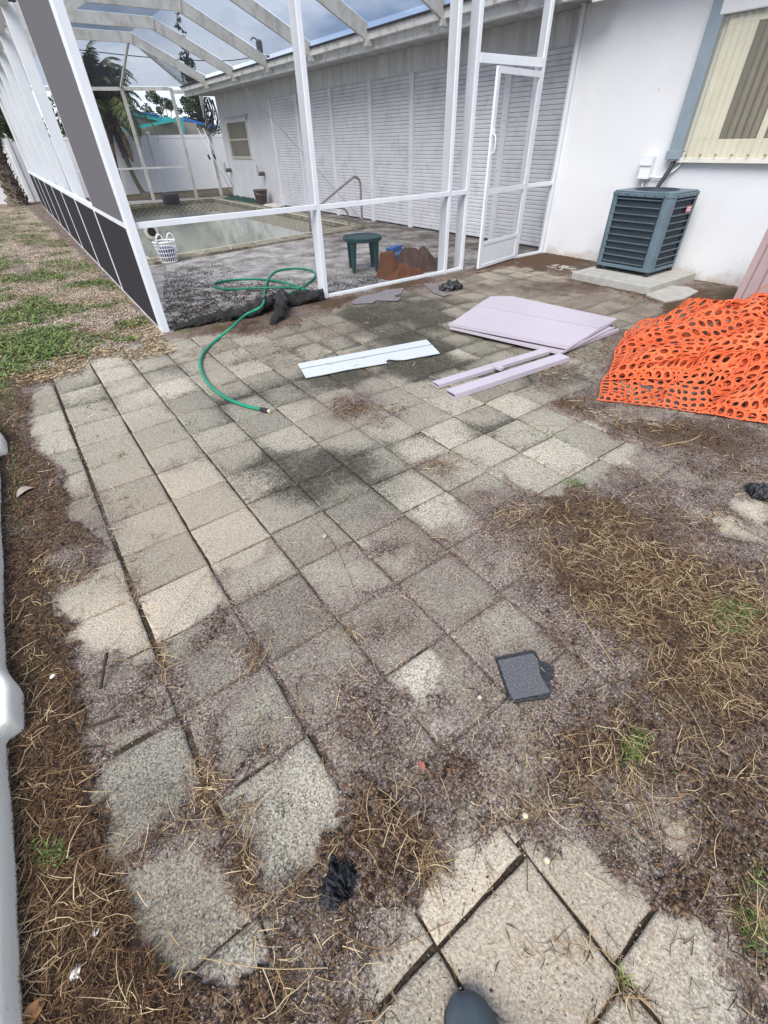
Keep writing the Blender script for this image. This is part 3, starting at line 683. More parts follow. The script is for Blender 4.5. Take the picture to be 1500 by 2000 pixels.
for a, b in ((0,1),(1,2),(2,3),(3,0)):
    m.add([(*OQ[a], z0), (*OQ[b], z0), (*PQ[b], z0), (*PQ[a], z0)], [(0,1,2,3)])
for a, b in ((0,1),(2,3),(3,0)): m.add([(*OQ[a], z0), (*OQ[b], z0), (*OQ[b], -.08), (*OQ[a], -.08)], [(0,3,2,1)])
m.build('pool_deck', M_DECK, kind='structure')
# pool
pool = settags(thing('swimming_pool', 'half emptied swimming pool with patterned tile band and mossy coping inside the screen cage', 'pool', (4.2, 14, 0)), None)
def off(q, d):
    n = len(q); o = []
    for i in range(n):
        p = Vector((*q[i], 0)); a = (p-Vector((*q[i-1], 0))).normalized(); b = (Vector((*q[(i+1) % n], 0))-p).normalized()
        na = Vector((a.y, -a.x, 0)); nb = Vector((b.y, -b.x, 0)); k = (na+nb).normalized(); s_ = d/max(.3, k.dot(na)); o.append((p.x+k.x*s_, p.y+k.y*s_))
    return o
QO = off(PQ, .30)
def ring(m, A, B, z0, z1):
    n = len(A)
    for i in range(n):
        j = (i+1) % n
        vs = [(*A[i], z0), (*A[j], z0), (*B[j], z0), (*B[i], z0), (*A[i], z1), (*A[j], z1), (*B[j], z1), (*B[i], z1)]
        m.add(vs, [(4,5,6,7), (0,1,5,4)[::-1], (3,2,6,7), (0,3,2,1)])
m = MB(); ring(m, off(PQ, -.03), QO, -.02, .045); cp = m.build('coping', M_COPE, pool)
m = MB()
ring(m, off(PQ, -.045), off(PQ, .012), .046, .058); m.build('coping_lip', vary('pale_coping_lip', (.50,.46,.36), .15, 7, .9, .2, dirt=(.2,.17,.12)), cp)
m = MB()
for (ax_, ay_), (bx_, by_), (cx_, cy_), (dx_, dy_) in ((PQ[0], PQ[1], QO[1], QO[0]), (PQ[1], PQ[2], QO[2], QO[1])):
    for k in range(1, 9):
        t_ = k/9.
        p = Vector((ax_+(bx_-ax_)*t_, ay_+(by_-ay_)*t_, .0495)); q = Vector((dx_+(cx_-dx_)*t_, dy_+(cy_-dy_)*t_, .0495)); m.bar(p, q, .03, .008)
m.build('coping_joints', vary('sandy_joint', (.42,.36,.27), .2), cp)
# tile band
M_BAND = Mat('lattice_tile_band', .4); mm = M_BAND
def lattice(mm):
    sx = mm.n('ShaderNodeSeparateXYZ'); mm.l(mm.coord(), sx.inputs[0]); s_ = mm.math('ADD', sx.outputs[0], sx.outputs[1]); z = sx.outputs[2]
    a = mm.math('ABSOLUTE', mm.math('SUBTRACT', mm.math('FRACT', mm.math('MULTIPLY', mm.math('ADD', s_, z), 6.6)), .5))
    b = mm.math('ABSOLUTE', mm.math('SUBTRACT', mm.math('FRACT', mm.math('MULTIPLY', mm.math('SUBTRACT', s_, z), 6.6)), .5))
    return mm.math('MAXIMUM', a, b)
mm.color(mm.mix(mm.val(lattice(mm), .40, .45), vc := mm.ramp(mm.noise(5, 5), [(.3, (.20,.18,.15)), (.7, (.33,.30,.25))]), (.50,.46,.36)))
def wallring(m, Q, z0, z1):
    n = len(Q)
    for i in range(n):
        j = (i+1) % n; m.add([(*Q[i], z0), (*Q[j], z0), (*Q[j], z1), (*Q[i], z1)], [(0,1,2,3)])
m = MB(); wallring(m, PQ, -.33, -.0); m.build('tile_band', M_BAND, pool)
m = MB(); wallring(m, PQ, -1.9, -.33); 
m.add([(*p, -1.75) for p in PQ], [(0,1,2,3)]); m.build('basin', M_PLAST, pool)
M_WATER = Mat('stagnant_green_water', .08, (.13,.15,.10), spec=.5)
m = MB(); a = [(PQ[0][0]+.01, PQ[0][1]+.01), (PQ[1][0]-.01, PQ[1][1]+.01), (PQ[2][0]-.01, PQ[2][1]-.01), (PQ[3][0]+.01, PQ[3][1]-.01)]
m.add([(*p, -1.52) for p in a], [(0,1,2,3)]); m.build('water', M_WATER, kind='structure')
fx = onx(297, 453, 3.9)
lc = ony(297, 453, 19.36)
m = MB().lathe((lc.x, lc.y+.08, lc.z), [(.24,.0),(.24,-.03),(.15,-.045),(.145,-.02)], 24, 'y'); fl = m.build('pool_light', vary('white_light_ring', (.72,.71,.64), .08), pool, smooth=False)
MB().lathe((lc.x, lc.y+.05, lc.z), [(.13,.0),(.13,-.015)], 20, 'y').build('lens', Mat('dark_lens', .2, (.02,.02,.02)), fl)
# sloping entry floor towards the house side
m = MB(); m.add([(PQ[0][0]+.01, PQ[0][1]+.5, -1.75), (PQ[1][0]-.01, PQ[1][1]+.01, -.95), (PQ[2][0]-.01, PQ[2][1]-4.2, -.95), (3.8, PQ[2][1]-2, -1.75)], [(0,1,2,3)]); m.build('sloping_floor', M_PLAST, pool)

# handrails
def rail(bx, by, name):
    t = thing('pool_handrail', name, 'handrail', (bx, by, 0), 'pool handrails')
    p = [(bx, by, 0), (bx, by, .55), (bx-.01, by, .84), (bx-.13, by, .93), (bx-.28, by, .87), (bx-1.0, by, .52), (bx-1.08, by, .40), (bx-1.10, by, -.6)]
    MB().tube(spline(p, 7), .022, 12).build('rail', M_STEEL, t, smooth=True)
    MB().lathe((bx, by, .004), [(.05,0),(.05,.012),(.03,.02)], 16).build('flange', M_STEEL, t, smooth=False)
rail(6.42, 9.62, 'taller looking steel grab rail nearer the house wall at the pool edge')
t = thing('pool_handrail', 'low steel grab rail curving down at the near right pool corner', 'handrail', (6.2, 9.95, 0), 'pool handrails')
p = [(6.22, 9.86, 0), (6.22, 9.86, .22), (6.18, 9.87, .34), (6.05, 9.9, .40), (5.72, 10.0, .42), (5.5, 10.1, .40), (5.42, 10.15, .3), (5.40, 10.15, -.5)]
MB().tube(spline(p, 7), .022, 12).build('rail', M_STEEL, t, smooth=True)

# ------------------------------------------------------------------ screen cage
cage = thing('pool_cage', 'white aluminium screen enclosure built over the pool against the house', 'screen enclosure', (4, 5.28, 0))
FY = 5.28
def post(x, y, w_, d_, zt=2.95, z0=.0, **k):
    return MB().box((x-w_/2, y-d_/2, z0), (x+w_/2, y+d_/2, zt)).build('post', M_ALU, cage, bevel=.003, **k)
def proz(x):          # underside of roof at x
    return float(np.interp(x, [1.15, 2.95, 4.66, 6.55], [2.86, 3.62, 3.62, 2.86]))
MB().box((.925, FY-.05, 0), (1.0, FY+.07, proz(1.1))).build('post', M_ALU, cage, bevel=.004, label='wide white corner post nearest the lawn')
for x, w_, d_ in ((2.93, .052, .15), (4.915, .05, .15), (5.235, .055, .15), (6.42, .055, .12)):
    MB().box((x-w_/2, FY-.02, .006), (x+w_/2, FY-.02+d_, proz(x))).build('post', M_ALU, cage, bevel=.003)
MB().box((7.02, FY-.03, .006), (7.06, FY+.03, 2.77)).build('post', M_ALU, cage, bevel=.003)
def hrail(x0, x1, z, y=FY, h=.05): MB().box((x0, y-.026, z-h/2), (x1, y+.026, z+h/2)).build('rail', M_ALU, cage, bevel=.003)
hrail(1.002, 2.902, .945); hrail(2.958, 4.89, .94); hrail(4.95, 5.205, .94); hrail(6.45, 7.018, .94)
hrail(5.265, 6.39, 2.21, h=.085)
for x0, x1 in ((2.96, 4.89), (4.95, 5.205), (6.45, 7.018)): MB().box((x0, FY-.026, .008), (x1, FY+.026, .04)).build('sill', M_ALU, cage, bevel=.003)
def quad(name, pts, mat, parent): m = MB(); m.add(pts, [(0,1,2,3)]); return m.build(name, mat, parent)
def fscreen(x0, x1, z0, z1): quad('screen', [(x0, FY, z0), (x1, FY, z0), (x1, FY, z1), (x0, FY, z1)], M_SCREEN, cage)
fscreen(1.002, 2.902, .972, 2.86); fscreen(2.96, 4.89, .968, 2.95); fscreen(2.96, 4.89, .042, .912); fscreen(4.95, 5.205, .968, 2.95); fscreen(4.95, 5.205, .042, .912)
fscreen(5.265, 6.39, 2.255, 2.95); fscreen(6.45, 7.018, .968, 2.75); fscreen(6.45, 7.018, .042, .912)
# door, hinged on the right, slightly ajar
door = MB(); hx, hy = 6.37, FY-.035; ang = R_(10.5)
Rm = Matrix.Rotation(ang, 3, 'Z')
def dp(u_, z): return Vector((hx, hy, 0))+Rm@Vector((-u_, 0, z))
DW = 1.035
def dbar(m, u0_, u1_, z0_, z1_, th=.03):
    vs = []
    for th_ in (-th/2, th/2):
        for u_, z in ((u0_, z0_), (u1_, z0_), (u1_, z1_), (u0_, z1_)): vs.append(Vector((hx, hy, 0))+Rm@Vector((-u_, th_, z)))
    m.add(vs, [(0,1,2,3), (7,6,5,4), (0,4,5,1), (1,5,6,2), (2,6,7,3), (3,7,4,0)]); return m
m = MB(); dbar(m, 0, .055, .03, 2.13); dbar(m, DW-.06, DW, .03, 2.13); dbar(m, .055, DW-.06, 2.07, 2.13); dbar(m, .055, DW-.06, .91, .97); dbar(m, .055, DW-.06, .03, .07); dbar(m, .055, DW-.06, .32, .36)
door = m.build('door', M_ALU, cage)
m = MB(); dbar(m, .055, DW-.06, .07, .32, .012); m.build('kick_plate', M_ALU, door)
m = MB(); m.add([dp(.055, .36), dp(DW-.06, .36), dp(DW-.06, .91), dp(.055, .91), dp(.055, .97), dp(DW-.06, .97), dp(DW-.06, 2.07), dp(.055, 2.07)], [(0,1,2,3), (4,5,6,7)]); m.build('screen', M_SCREEN, door)
hb = dp(DW-.03, 0); nrm = Rm@Vector((0, -1, 0)); hp = [hb+Vector((0, 0, z))+nrm*d for z, d in ((1.33, .02), (1.36, .05), (1.43, .06), (1.5, .05), (1.53, .02))]
m = MB().tube(spline(hp), .008, 8); m.box(tuple(hb+Vector((-.02,-.03,1.52))), tuple(hb+Vector((.02,-.012,1.58)))); m.build('handle', M_ALU, door, smooth=False)
# side wall
ybeam = [7.33, 9.30, 11.36, 13.42, 15.5, 17.62, 19.65, 22.2]
for y in ybeam:
    x = lcage(y)
    MB().box((x+.004, y-.025, .0), (x+.15, y+.025, 2.9)).build('post', M_ALU, cage, bevel=.002)
def sbar(y0, y1, z, h=.05, w_=.055, name='rail'):
    MB().bar((lcage(y0)+.03, y0, z), (lcage(y1)+.03, y1, z), w_, h).build(name, M_ALU, cage, bevel=.002)
prev = FY+.07
for y in ybeam:
    sbar(prev, y-.026, .945); sbar(prev, y-.026, .03, .03, name='sill')
    quad('screen', [(lcage(prev)+.001, prev, .04), (lcage(y)+.001, y, .04), (lcage(y)+.001, y, .92), (lcage(prev)+.001, prev, .92)], M_SCREEND, cage)
    prev = y+.026
quad('screen', [(lcage(FY)+.001, FY+.07, .97), (lcage(7.3)+.001, 7.305, .97), (lcage(7.3)+.001, 7.305, 2.86), (lcage(FY)+.001, FY+.07, 2.86)], M_SCREENL, cage)
sbar(FY, 22.2, 2.9, .06, .1)
# thin bright edge beads of the lower posts on the outer face
for y in ybeam:
    MB().box((lcage(y)-.006, y-.025, .03), (lcage(y)+.003, y+.025, .93)).build('screen_bead', M_ALU, cage)
# roof beams
def beam(y, dep=.20, w_=.05, skew=0.0):
    lo = [(1.16, 2.86), (2.95, 3.62), (4.66, 3.62), (6.56, 2.81)]
    hi = [(1.16, 2.86+dep*1.05), (2.88, 3.62+dep), (4.73, 3.62+dep), (6.50, 2.86+dep*.95)]
    poly = [(x+(.03*(y-5)if i in (0,) else 0), y, z) for i, (x, z) in enumerate(lo)]+[(x, y, z) for x, z in hi[::-1]]
    poly = [(p[0], p[1]-w_/2, p[2]) for p in poly]
    n = 8; vs = poly+[(p[0], p[1]+w_, p[2]) for p in poly]
    fs = [(0,1,6,7), (1,2,5,6), (2,3,4,5)]; fs = fs+[tuple(i+8 for i in f[::-1]) for f in fs]+[(i+8, (i+1) % 8+8, (i+1) % 8, i) for i in range(8)]
    m = MB(); m.add(vs, fs); b = m.build('beam', M_BEAM, cage)
    m = MB()
    for x in (2.92, 4.695): m.bar((x, y-w_/2-.004, 3.60), (x+(.05 if x > 4 else -.05), y-w_/2-.004, 3.81), .012, .03, (0,1,0))
    m.build('knee_plate', M_BEAM, b)
    m = MB().box((6.44, y-.045, 2.78), (6.60, y+.045, 2.86)); m.build('shoe_bracket', M_BEAM, b, bevel=.004)
beams = [FY+.03]+ybeam[:6]
for y in beams: beam(y)
zt = .205
for a, b in zip(beams[:-1], beams[1:]):
    a += .03; b -= .03
    for (x0, z0_), (x1, z1_) in (((1.16,2.86),(2.88,3.62)), ((2.88,3.62),(4.73,3.62)), ((4.73,3.62),(6.5,2.86))):
        quad('roof_screen', [(x0, a, z0_+zt), (x1, a, z1_+zt), (x1, b, z1_+zt), (x0, b, z0_+zt)], M_SCREENR, cage)
for x, z in ((2.88, 3.62), (4.73, 3.62)):
    pass
# far end wall
def fy(x): return 22.2-(x-1.52)*.31
for x, zt_ in ((1.55, 2.9), (3.4, 3.0), (4.93, 3.0), (6.38, 3.0), (7.25, 2.9)):
    y = fy(x); MB().box((x-.05, y-.03, 0), (x+.05, y+.03, zt_)).build('post', M_BEAM, cage, bevel=.002)
def frail(x0, x1, z, h=.05): MB().bar((x0, fy(x0), z), (x1, fy(x1), z), .05, h).build('rail', M_BEAM, cage)
frail(1.6, 4.88, 2.98, .09); frail(4.98, 6.33, 2.98, .09); frail(6.43, 7.2, 2.9, .09); frail(1.6, 4.88, .93); frail(4.98, 6.33, .93)
M_HIP = M_BEAM; yb_ = 17.62; K1, K2 = (2.95, yb_, 3.72), (4.66, yb_, 3.72); E1, E2, E3, E4 = (1.58, fy(1.58), 3.02), (3.4, fy(3.4), 3.02), (4.93, fy(4.93), 3.02), (6.9, fy(6.9), 2.99)
for a, b in ((K1, E1), (K1, E2), (K2, E3), (K2, E4)): MB().bar(a, b, .05, .06).build('hip_rafter', M_HIP, cage)
for q_ in ((K2, E3, E4, E4), (K1, K2, E3, E2), (K1, E2, E1, E1), (K2, E4, (6.5, yb_, 2.95), (6.5, yb_, 2.95)), (K1, E1, (1.3, yb_, 2.95), (1.3, yb_, 2.95))):
    m = MB(); m.add([Vector(p)+Vector((0, 0, .035)) for p in q_[:3]]+([Vector(q_[3])+Vector((0,0,.035))] if q_[3] != q_[2] else []), [(0,1,2,3) if q_[3] != q_[2] else (0,1,2)]); m.build('roof_screen', M_SCREENR, cage)
# brace cable
t = thing('brace_cable', 'thin steel brace wire stretched diagonally in front of the grey shutters', 'cable', (6.6, 15.5, 2.8))
MB().tube([(6.60, 15.6, 2.84), (7.24, 10.9, .03)], .007, 6).build('wire', M_STEEL, t)
MB().lathe((7.24, 10.9, .008), [(.04,0),(.04,.02),(.015,.05)], 8).build('anchor', M_STEEL, t)

# ------------------------------------------------------------------ low painted curb on the left
M_WALLL = vary('off_white_painted_curb', (.74,.71,.62), .05, 4, .8, .25, 60, dirt=(.36,.34,.27), dirtscale=14, dirtpos=(.62,.8))
def wx(y):
    b = float(np.interp(y, [-2, .5, .85, 1.36, 1.9, 3.35, 5, 7, 9], [-.66, -.655, -.655, -.648, -.63, -.588, -.61, -.9, -1.25]))
    for c_, wd_ in ((1.30, .09), (3.44, .16)):
        d = y-c_
        b += .052*(sstep(-.045, -.022, d) if d < 0 else 1-sstep(.10, .10+wd_*2.2, d))*1.0
    return float(b)
ys_ = np.concatenate([np.arange(-2, 1.2, .06), np.arange(1.2, 3.8, .012), np.arange(3.8, 7, .08)]); vs = []; fs = []
prof = [(.004, -.05), (.004, .05), (.001, .082), (-.005, .094), (-.015, .101), (-.33, .106), (-.35, .10), (-.36, -.05)]
for y in ys_:
    for dx_, z in prof: vs.append(((wx(y)+dx_ if dx_ > -.1 else -.66+dx_+(wx(y)+.66)*(1 if y > 4.5 else 0))+.003*math.sin(y*9), y, z+.004*math.sin(y*5)))
n = len(prof)
for i in range(len(ys_)-1):
    for k in range(n-1): fs.append((i*n+k, i*n+k+1, (i+1)*n+k+1, (i+1)*n+k))
fs += [tuple(range(n)), tuple((len(ys_)-1)*n+k for k in range(n))[::-1]]
m = MB(); m.add(vs, fs); m.build('concrete_curb', M_WALLL, smooth=True, label='low off white painted curb along the left edge of the patio', cat='curb')

# ------------------------------------------------------------------ vinyl fence
M_VINYL = vary('white_vinyl', (.74,.74,.76), .04, 2, .45, .03, 20, dirt=(.50,.49,.42), dirtscale=3, dirtpos=(.62,.85))
fence = thing('vinyl_fence', 'tall white vinyl privacy fence with capped posts behind the pool', 'fence', (3, 24.6, 0))
FX = [-8.3, -5.9, -3.5, -1.1, 1.35, 3.8, 6.25, 8.7, 11.1]; FYY = 24.6
for i, x in enumerate(FX):
    p = MB().box((x-.065, FYY-.065, -.05), (x+.065, FYY+.065, 1.92)).build('post', M_VINYL, fence, bevel=.006)
    m = MB(); m.add([(x-.08, FYY-.08, 1.92), (x+.08, FYY-.08, 1.92), (x+.08, FYY+.08, 1.92), (x-.08, FYY+.08, 1.92), (x-.08, FYY-.08, 1.945), (x+.08, FYY-.08, 1.945), (x+.08, FYY+.08, 1.945), (x-.08, FYY+.08, 1.945), (x, FYY, 2.0)], [(0,1,5,4), (1,2,6,5), (2,3,7,6), (3,0,4,7), (4,5,8), (5,6,8), (6,7,8), (7,4,8), (3,2,1,0)]); m.build('cap', M_VINYL, p)
    if i < len(FX)-1:
        x1 = FX[i+1]; m = MB()
        m.box((x+.066, FYY-.02, .12), (x1-.066, FYY+.02, 1.75))
        k = x+.07
        while k < x1-.09: m.box((k, FYY-.024, .13), (k+.135, FYY-.0205, 1.74)); k += .142
        m.build('panel', M_VINYL, fence)
        MB().box((x+.066, FYY-.03, 1.752), (x1-.066, FYY+.03, 1.86)).build('rail', M_VINYL, fence, bevel=.004); MB().box((x+.066, FYY-.03, .0), (x1-.066, FYY+.03, .118)).build('rail', M_VINYL, fence, bevel=.004)

# ------------------------------------------------------------------ beyond the fence
M_TEAL = vary('teal_fascia_paint', (.03,.33,.33), .1, 3, .5, .03)
M_BLUE = vary('blue_roof_tarp', (.03,.14,.45), .15, 3, .6, .1, 10)
M_TAUPE = vary('taupe_neighbour_wall', (.27,.25,.22), .08, 2, .8, .1)
M_CREAM = vary('cream_neighbour_wall', (.62,.58,.46), .08, 2, .8, .1)
nh = thing('neighbour_house', 'taupe neighbouring house with bright teal fascia and blue roof beyond the fence', 'house', (10, 40, 0))
def pxprism(pts, Y, dep, z_floor=None):
    m = MB(); m.prismv([ony(a, b, Y) for a, b in pts], (0, dep, 0)); return m
pxprism([(190,205),(240,220),(332,238),(300,262),(190,268)], 38.4, 7).build('wall', vary('pinkish_grey_wall', (.36,.33,.31), .08, 2, .8, .1), nh)
MB().box((4.8, 38.4, -.1), (12.4, 45, 1.9)).build('wall', M_TAUPE, nh)
pxprism([(230,254),(352,236),(384,241),(385,268),(230,268)], 38.2, .15).build('porch_wall', M_TAUPE, nh)
pxprism([(180,199),(240,214),(312,228),(333,228),(331,236),(308,236),(240,220),(180,205)], 38.0, .3).build('fascia', M_TEAL, nh)
pxprism([(180,196),(240,211),(314,225),(314,227),(240,213.5),(180,198.5)], 37.9, 6).build('roof_edge', M_BLUE, nh)
pxprism([(240,251),(352,229),(354,235),(242,257)], 37.7, .3).build('fascia', M_TEAL, nh)
pxprism([(352,231),(358,231),(361,264),(356,264)], 37.6, .2).build('porch_post', M_TEAL, nh)
n2 = thing('neighbour_house', 'cream neighbouring house with blue roof next to the teal one', 'house', (15, 40, 0))
pxprism([(385,241),(425,250),(428,266),(387,268)], 38.9, 6).build('wall', M_CREAM, n2)
MB().box((12.9, 39.0, -.1), (17, 44.8, 1.9)).build('wall', M_CREAM, n2)
pxprism([(354,229),(372,233),(425,247),(425,251),(384,241.5),(356,234)], 38.5, 6).build('roof', M_BLUE, n2)
pxprism([(394,247),(400,248.5),(401,251),(395,250)], 38.8, .09).build('window', M_GLASSD, n2)
n3 = thing('neighbour_house', 'pale grey house with dark low roof glimpsed left through the cage', 'house', (-1, 44, 0))
MB().box((-9, 42, -.1), (4.3, 50, 2.6)).build('wall', vary('pale_grey_wall', (.55,.56,.58), .06, 2), n3)
m = MB(); m.prismv([(-9.4, 41.6, 2.55), (4.6, 41.6, 2.55), (2.2, 41.6, 3.5), (-7, 41.6, 3.5)], (0, 8, 0)); m.build('roof', vary('dark_shingle', (.10,.09,.085), .2, 8), n3)
m = MB(); m.box((-2, 41.97, 1.1), (-.6, 41.999, 2.1)); m.build('window', M_GLASSD, n3)

# leaves and trees
def leafmat(name, a, b, c):
    m = Mat(name, .6, spec=.3)
    g = m.n('ShaderNodeNewGeometry'); r = g.outputs['Random Per Island']
    m.color(m.ramp(r, [(.1, a), (.5, b), (.95, c)])); return m
M_LEAF = leafmat('tree_foliage', (.012,.022,.010), (.03,.05,.018), (.07,.10,.035))
M_LEAFD = leafmat('dark_conifer_foliage', (.008,.014,.010), (.018,.028,.018), (.035,.05,.03))
M_BARK = vary('rough_bark', (.10,.085,.07), .3, 20, .95, .6, 60)
def leafcloud(cs, n, size, seed, droop=0.):
    g = np.random.default_rng(seed); cs = np.array(cs); wt = cs[:, 3]**2; k = g.choice(len(cs), n, p=wt/wt.sum())
    d = g.normal(size=(n, 3)); d /= np.linalg.norm(d, axis=1)[:, None]
    p = cs[k, :3]+d*(cs[k, 3]*(.35+.65*g.random(n)**.5))[:, None]*np.array([1, 1, .8])
    a = g.normal(size=(n, 3)); a /= np.linalg.norm(a, axis=1)[:, None]; b = np.cross(a, g.normal(size=(n, 3))); b /= np.linalg.norm(b, axis=1)[:, None]
    s = size*(.6+.8*g.random(n))[:, None]
    v = np.stack([p-a*s, p+b*s*.45, p+a*s, p-b*s*.45], 1).reshape(-1, 3)
    return v, np.arange(4*n).reshape(-1, 4)
def tree(name, label, x, y, h, wd, seed, mat=None, n=2600, group=None, conifer=False, lsz=None):
    g = random.Random(seed); t = thing(name, label, 'tree', (x, y, 0), group)
    zt = h*.6; m = MB(); r = h*.028
    pts = [(x, y, -.1), (x+g.uniform(-.1, .1), y, h*.2), (x+g.uniform(-.2, .2), y, h*.42), (x+g.uniform(-.2, .2), y, zt)]
    m.tube(pts, [r*1.3, r, r*.8, r*.4], 8)
    cs = []
    if conifer:
        for i in range(26):
            z = h*(.12+.88*i/26); rr = wd*(1-(i/26)**1.6)*.5+.05; a = i*2.4
            cs.append((x+math.cos(a)*rr*.5, y+math.sin(a)*rr*.5, z, rr*.75))
    else:
        for i in range(9):
            a = g.uniform(0, 6.28); q = g.uniform(.15, 1)*wd*.5; z = h*g.uniform(.5, .95)
            c_ = (x+math.cos(a)*q, y+math.sin(a)*q, z, wd*g.uniform(.13, .27)); cs.append(c_)
            m.tube([(x, y, h*g.uniform(.3, .5)), ((x+c_[0])/2, (y+c_[1])/2, (z+h*.4)/2), c_[:3]], [r*.5, r*.3, r*.12], 6)
    m.build('trunk', M_BARK, t)
    v, f = leafcloud(cs, n, lsz or h*.022, seed); mesh_obj('crown', v, f, mat or M_LEAF, t)
tree('tree', 'small round dark tree left of the taller pair beyond the teal roof', 15.9, 60, 4.6, 1.9, 1, n=1100)
tree('tree', 'tallest dark broadleaf tree in the middle above the teal roof corner', 17.7, 61, 5.6, 2.4, 2, n=1700)
tree('tree', 'broad dark tree just right of the cage post above the teal roof corner', 19.7, 60, 5.2, 2.4, 3, n=1700)
tree('tree', 'low wide tree behind the cream house', 21.4, 60, 4.2, 3.2, 4, n=1400)
tree('tree', 'thin sparse tree near the hanging cables', 26.0, 62, 5.6, 2.5, 5, n=900)
tree('tree', 'small dark tree at the far end of the cream house', 24.4, 58, 5.3, 2.2, 15, n=900)
tree('conifer_tree', 'tall narrow dark conifer seen through the cage roof', 20.7, 60, 11.6, 2.4, 6, M_LEAFD, 2600, conifer=True, lsz=.17)
tree('tree', 'leafy green tree behind the fence at the far left', -1.0, 33, 4.6, 3.2, 8, n=3000)
tree('tree', 'green tree glimpsed between the left cage posts', 4.3, 32, 3.3, 2.6, 9, n=2400)
tree('tree', 'bushy tree behind the fence left of the palm clump', 2.2, 36, 3.6, 3.6, 12, n=2400)

t = thing('utility_pole', 'dark wooden utility pole with transformer showing above the house roof', 'pole', (28.5, 60, 0))
MB().tube([(28.5, 60, 0), (28.5, 60, 9.1)], .16, 8).build('pole', M_BARK, t)
MB().lathe((28.3, 59.7, 8.6), [(.28,0),(.3,.1),(.3,.8),(.2,.95)], 12).build('transformer', vary('dark_transformer', (.06,.06,.065), .1), t)
MB().box((27.6, 59.9, 8.35), (29.4, 60.1, 8.5)).build('crossarm', M_BARK, t)
MB().tube(spline([(28.4, 60, 9.0), (28.3, 60, 9.5), (27.9, 60, 9.7), (27.6, 60, 9.5)]), .06, 6).build('lamp_arm', M_BARK, t)
w_ = MB().tube(spline([(28.5, 60, 8.45), (24, 60, 7.9), (16, 60, 7.9), (6, 60, 8.4)]), .035, 5).build('overhead_wire', M_RUBBER, label='dark overhead wire running left from the utility pole', cat='wire')
# palms
M_FROND = leafmat('palm_frond', (.018,.030,.010), (.05,.072,.022), (.12,.12,.045))
M_FRONDD = leafmat('dead_palm_frond', (.05,.03,.015), (.10,.07,.035), (.17,.13,.07))
M_PTRUNK = Mat('palm_trunk_bark', .95); mm = M_PTRUNK
mm.color(mm.ramp(mm.noise(2, 6, .7, stretch=(5, 5, 9)), [(.35, (.03,.022,.016)), (.5, (.13,.10,.075)), (.7, (.28,.24,.2))])); mm.bump(mm.noise(2, 5, .7, stretch=(6, 6, 12)), .9, .05)
def palm_crown(top, n, ln, seed, t, mat, up_=.9, wl=.34, dead=0, leaf=.028, amin=0, amax=6.28):
    g = random.Random(seed); V = []; 
    for k in range(n):
        a = g.uniform(amin, amax); e = g.uniform(-.2, 1.35)*up_ if not dead else g.uniform(-1.3, -.7); L_ = ln*g.uniform(.75, 1.1)
        dh = Vector((math.cos(a), math.sin(a), 0)); pts = []
        for i in range(15):
            s = i/14; el = e-1.75*s*s*(1 if not dead else .3)
            if i == 0: p = Vector(top)
            else: p = pts[-1]+(dh*math.cos(el)+Vector((0,0,1))*math.sin(el))*L_/14
            pts.append(p)
        sd_ = dh.cross(Vector((0,0,1)))
        for i in range(2, 15):
            d = (pts[i]-pts[i-1]).normalized(); wl_ = wl*math.sin(math.pi*min(1, (i+.5)/15)**.8)+.06
            for j in range(3):
                q = pts[i-1].lerp(pts[i], j/3)
                for sg in (-1, 1):
                    tip = q+sd_*sg*wl_*g.uniform(.7, 1)+d*wl_*.55+Vector((0, 0, -wl_*g.uniform(.15, .6)))
                    V.append([q, q+d*leaf*1.6, tip, tip-d*.004])
        for i in range(14):
            u_ = Vector((0,0,.012)); V.append([pts[i]-u_, pts[i+1]-u_, pts[i+1]+u_, pts[i]+u_])
    V = np.array([[tuple(p) for p in q] for q in V]); f = np.arange(len(V)*4).reshape(-1, 4)
    return mesh_obj('fronds' if not dead else 'dead_fronds', V.reshape(-1, 3), f, mat, t)
t = thing('palm_tree', 'feathery palm with leaning thin trunk inside the yard seen through the cage', 'palm tree', (5.25, 23.9, 0))
m = MB(); m.tube(spline([(5.28, 23.9, -.05), (5.2, 23.9, .12), (5.05, 23.9, .7), (4.95, 23.9, 1.6), (4.8, 23.9, 2.3), (4.95, 23.9, 2.7)], 5), [.30,.26,.2,.15,.12,.1,.09,.085]+[.08]*18, 10); m.build('trunk', vary('grey_palm_stem', (.10,.085,.07), .25, 12, .9, .4, 30, stretch=(1,1,4)), t)
palm_crown((4.95, 23.9, 2.75), 46, 1.9, 3, t, M_FROND, 1.15, .36, leaf=.036)
palm_crown((4.95, 23.9, 2.5), 12, 1.5, 4, t, M_FRONDD, 1, .10, dead=1, leaf=.04)
t = thing('palm_tree', 'second palm stem of the clump standing behind the thin leaning one', 'palm tree', (4.5, 24.2, 0))
m = MB(); m.tube(spline([(4.5, 24.2, -.05), (4.6, 24.2, 1.), (4.75, 24.2, 2.2), (4.7, 24.2, 2.8)], 5), .085, 8); m.build('trunk', M_PTRUNK, t)
palm_crown((4.7, 24.2, 3.0), 34, 1.8, 6, t, M_FROND, 1.3, .34, leaf=.036)
t = thing('palm_tree', 'young palm with thick shaggy bark trunk at the far left of the lawn', 'palm tree', (.75, 22.6, 0))
base = at(38, 400, 0)
pl = [at(36, 401, 0)]; Yp = pl[0].y
pts = [ony(px_, py_, Yp) for px_, py_ in ((38, 402), (31, 385), (20, 360), (8, 335), (-2, 308), (-12, 275), (-14, 240))]
m = MB(); sp = spline(pts, 5); rr = [float(r) for r in np.interp(np.linspace(0, 1, len(sp)), [0, .15, .5, .8, 1], [.36, .27, .21, .17, .13])]; m.tube(sp, rr, 12)
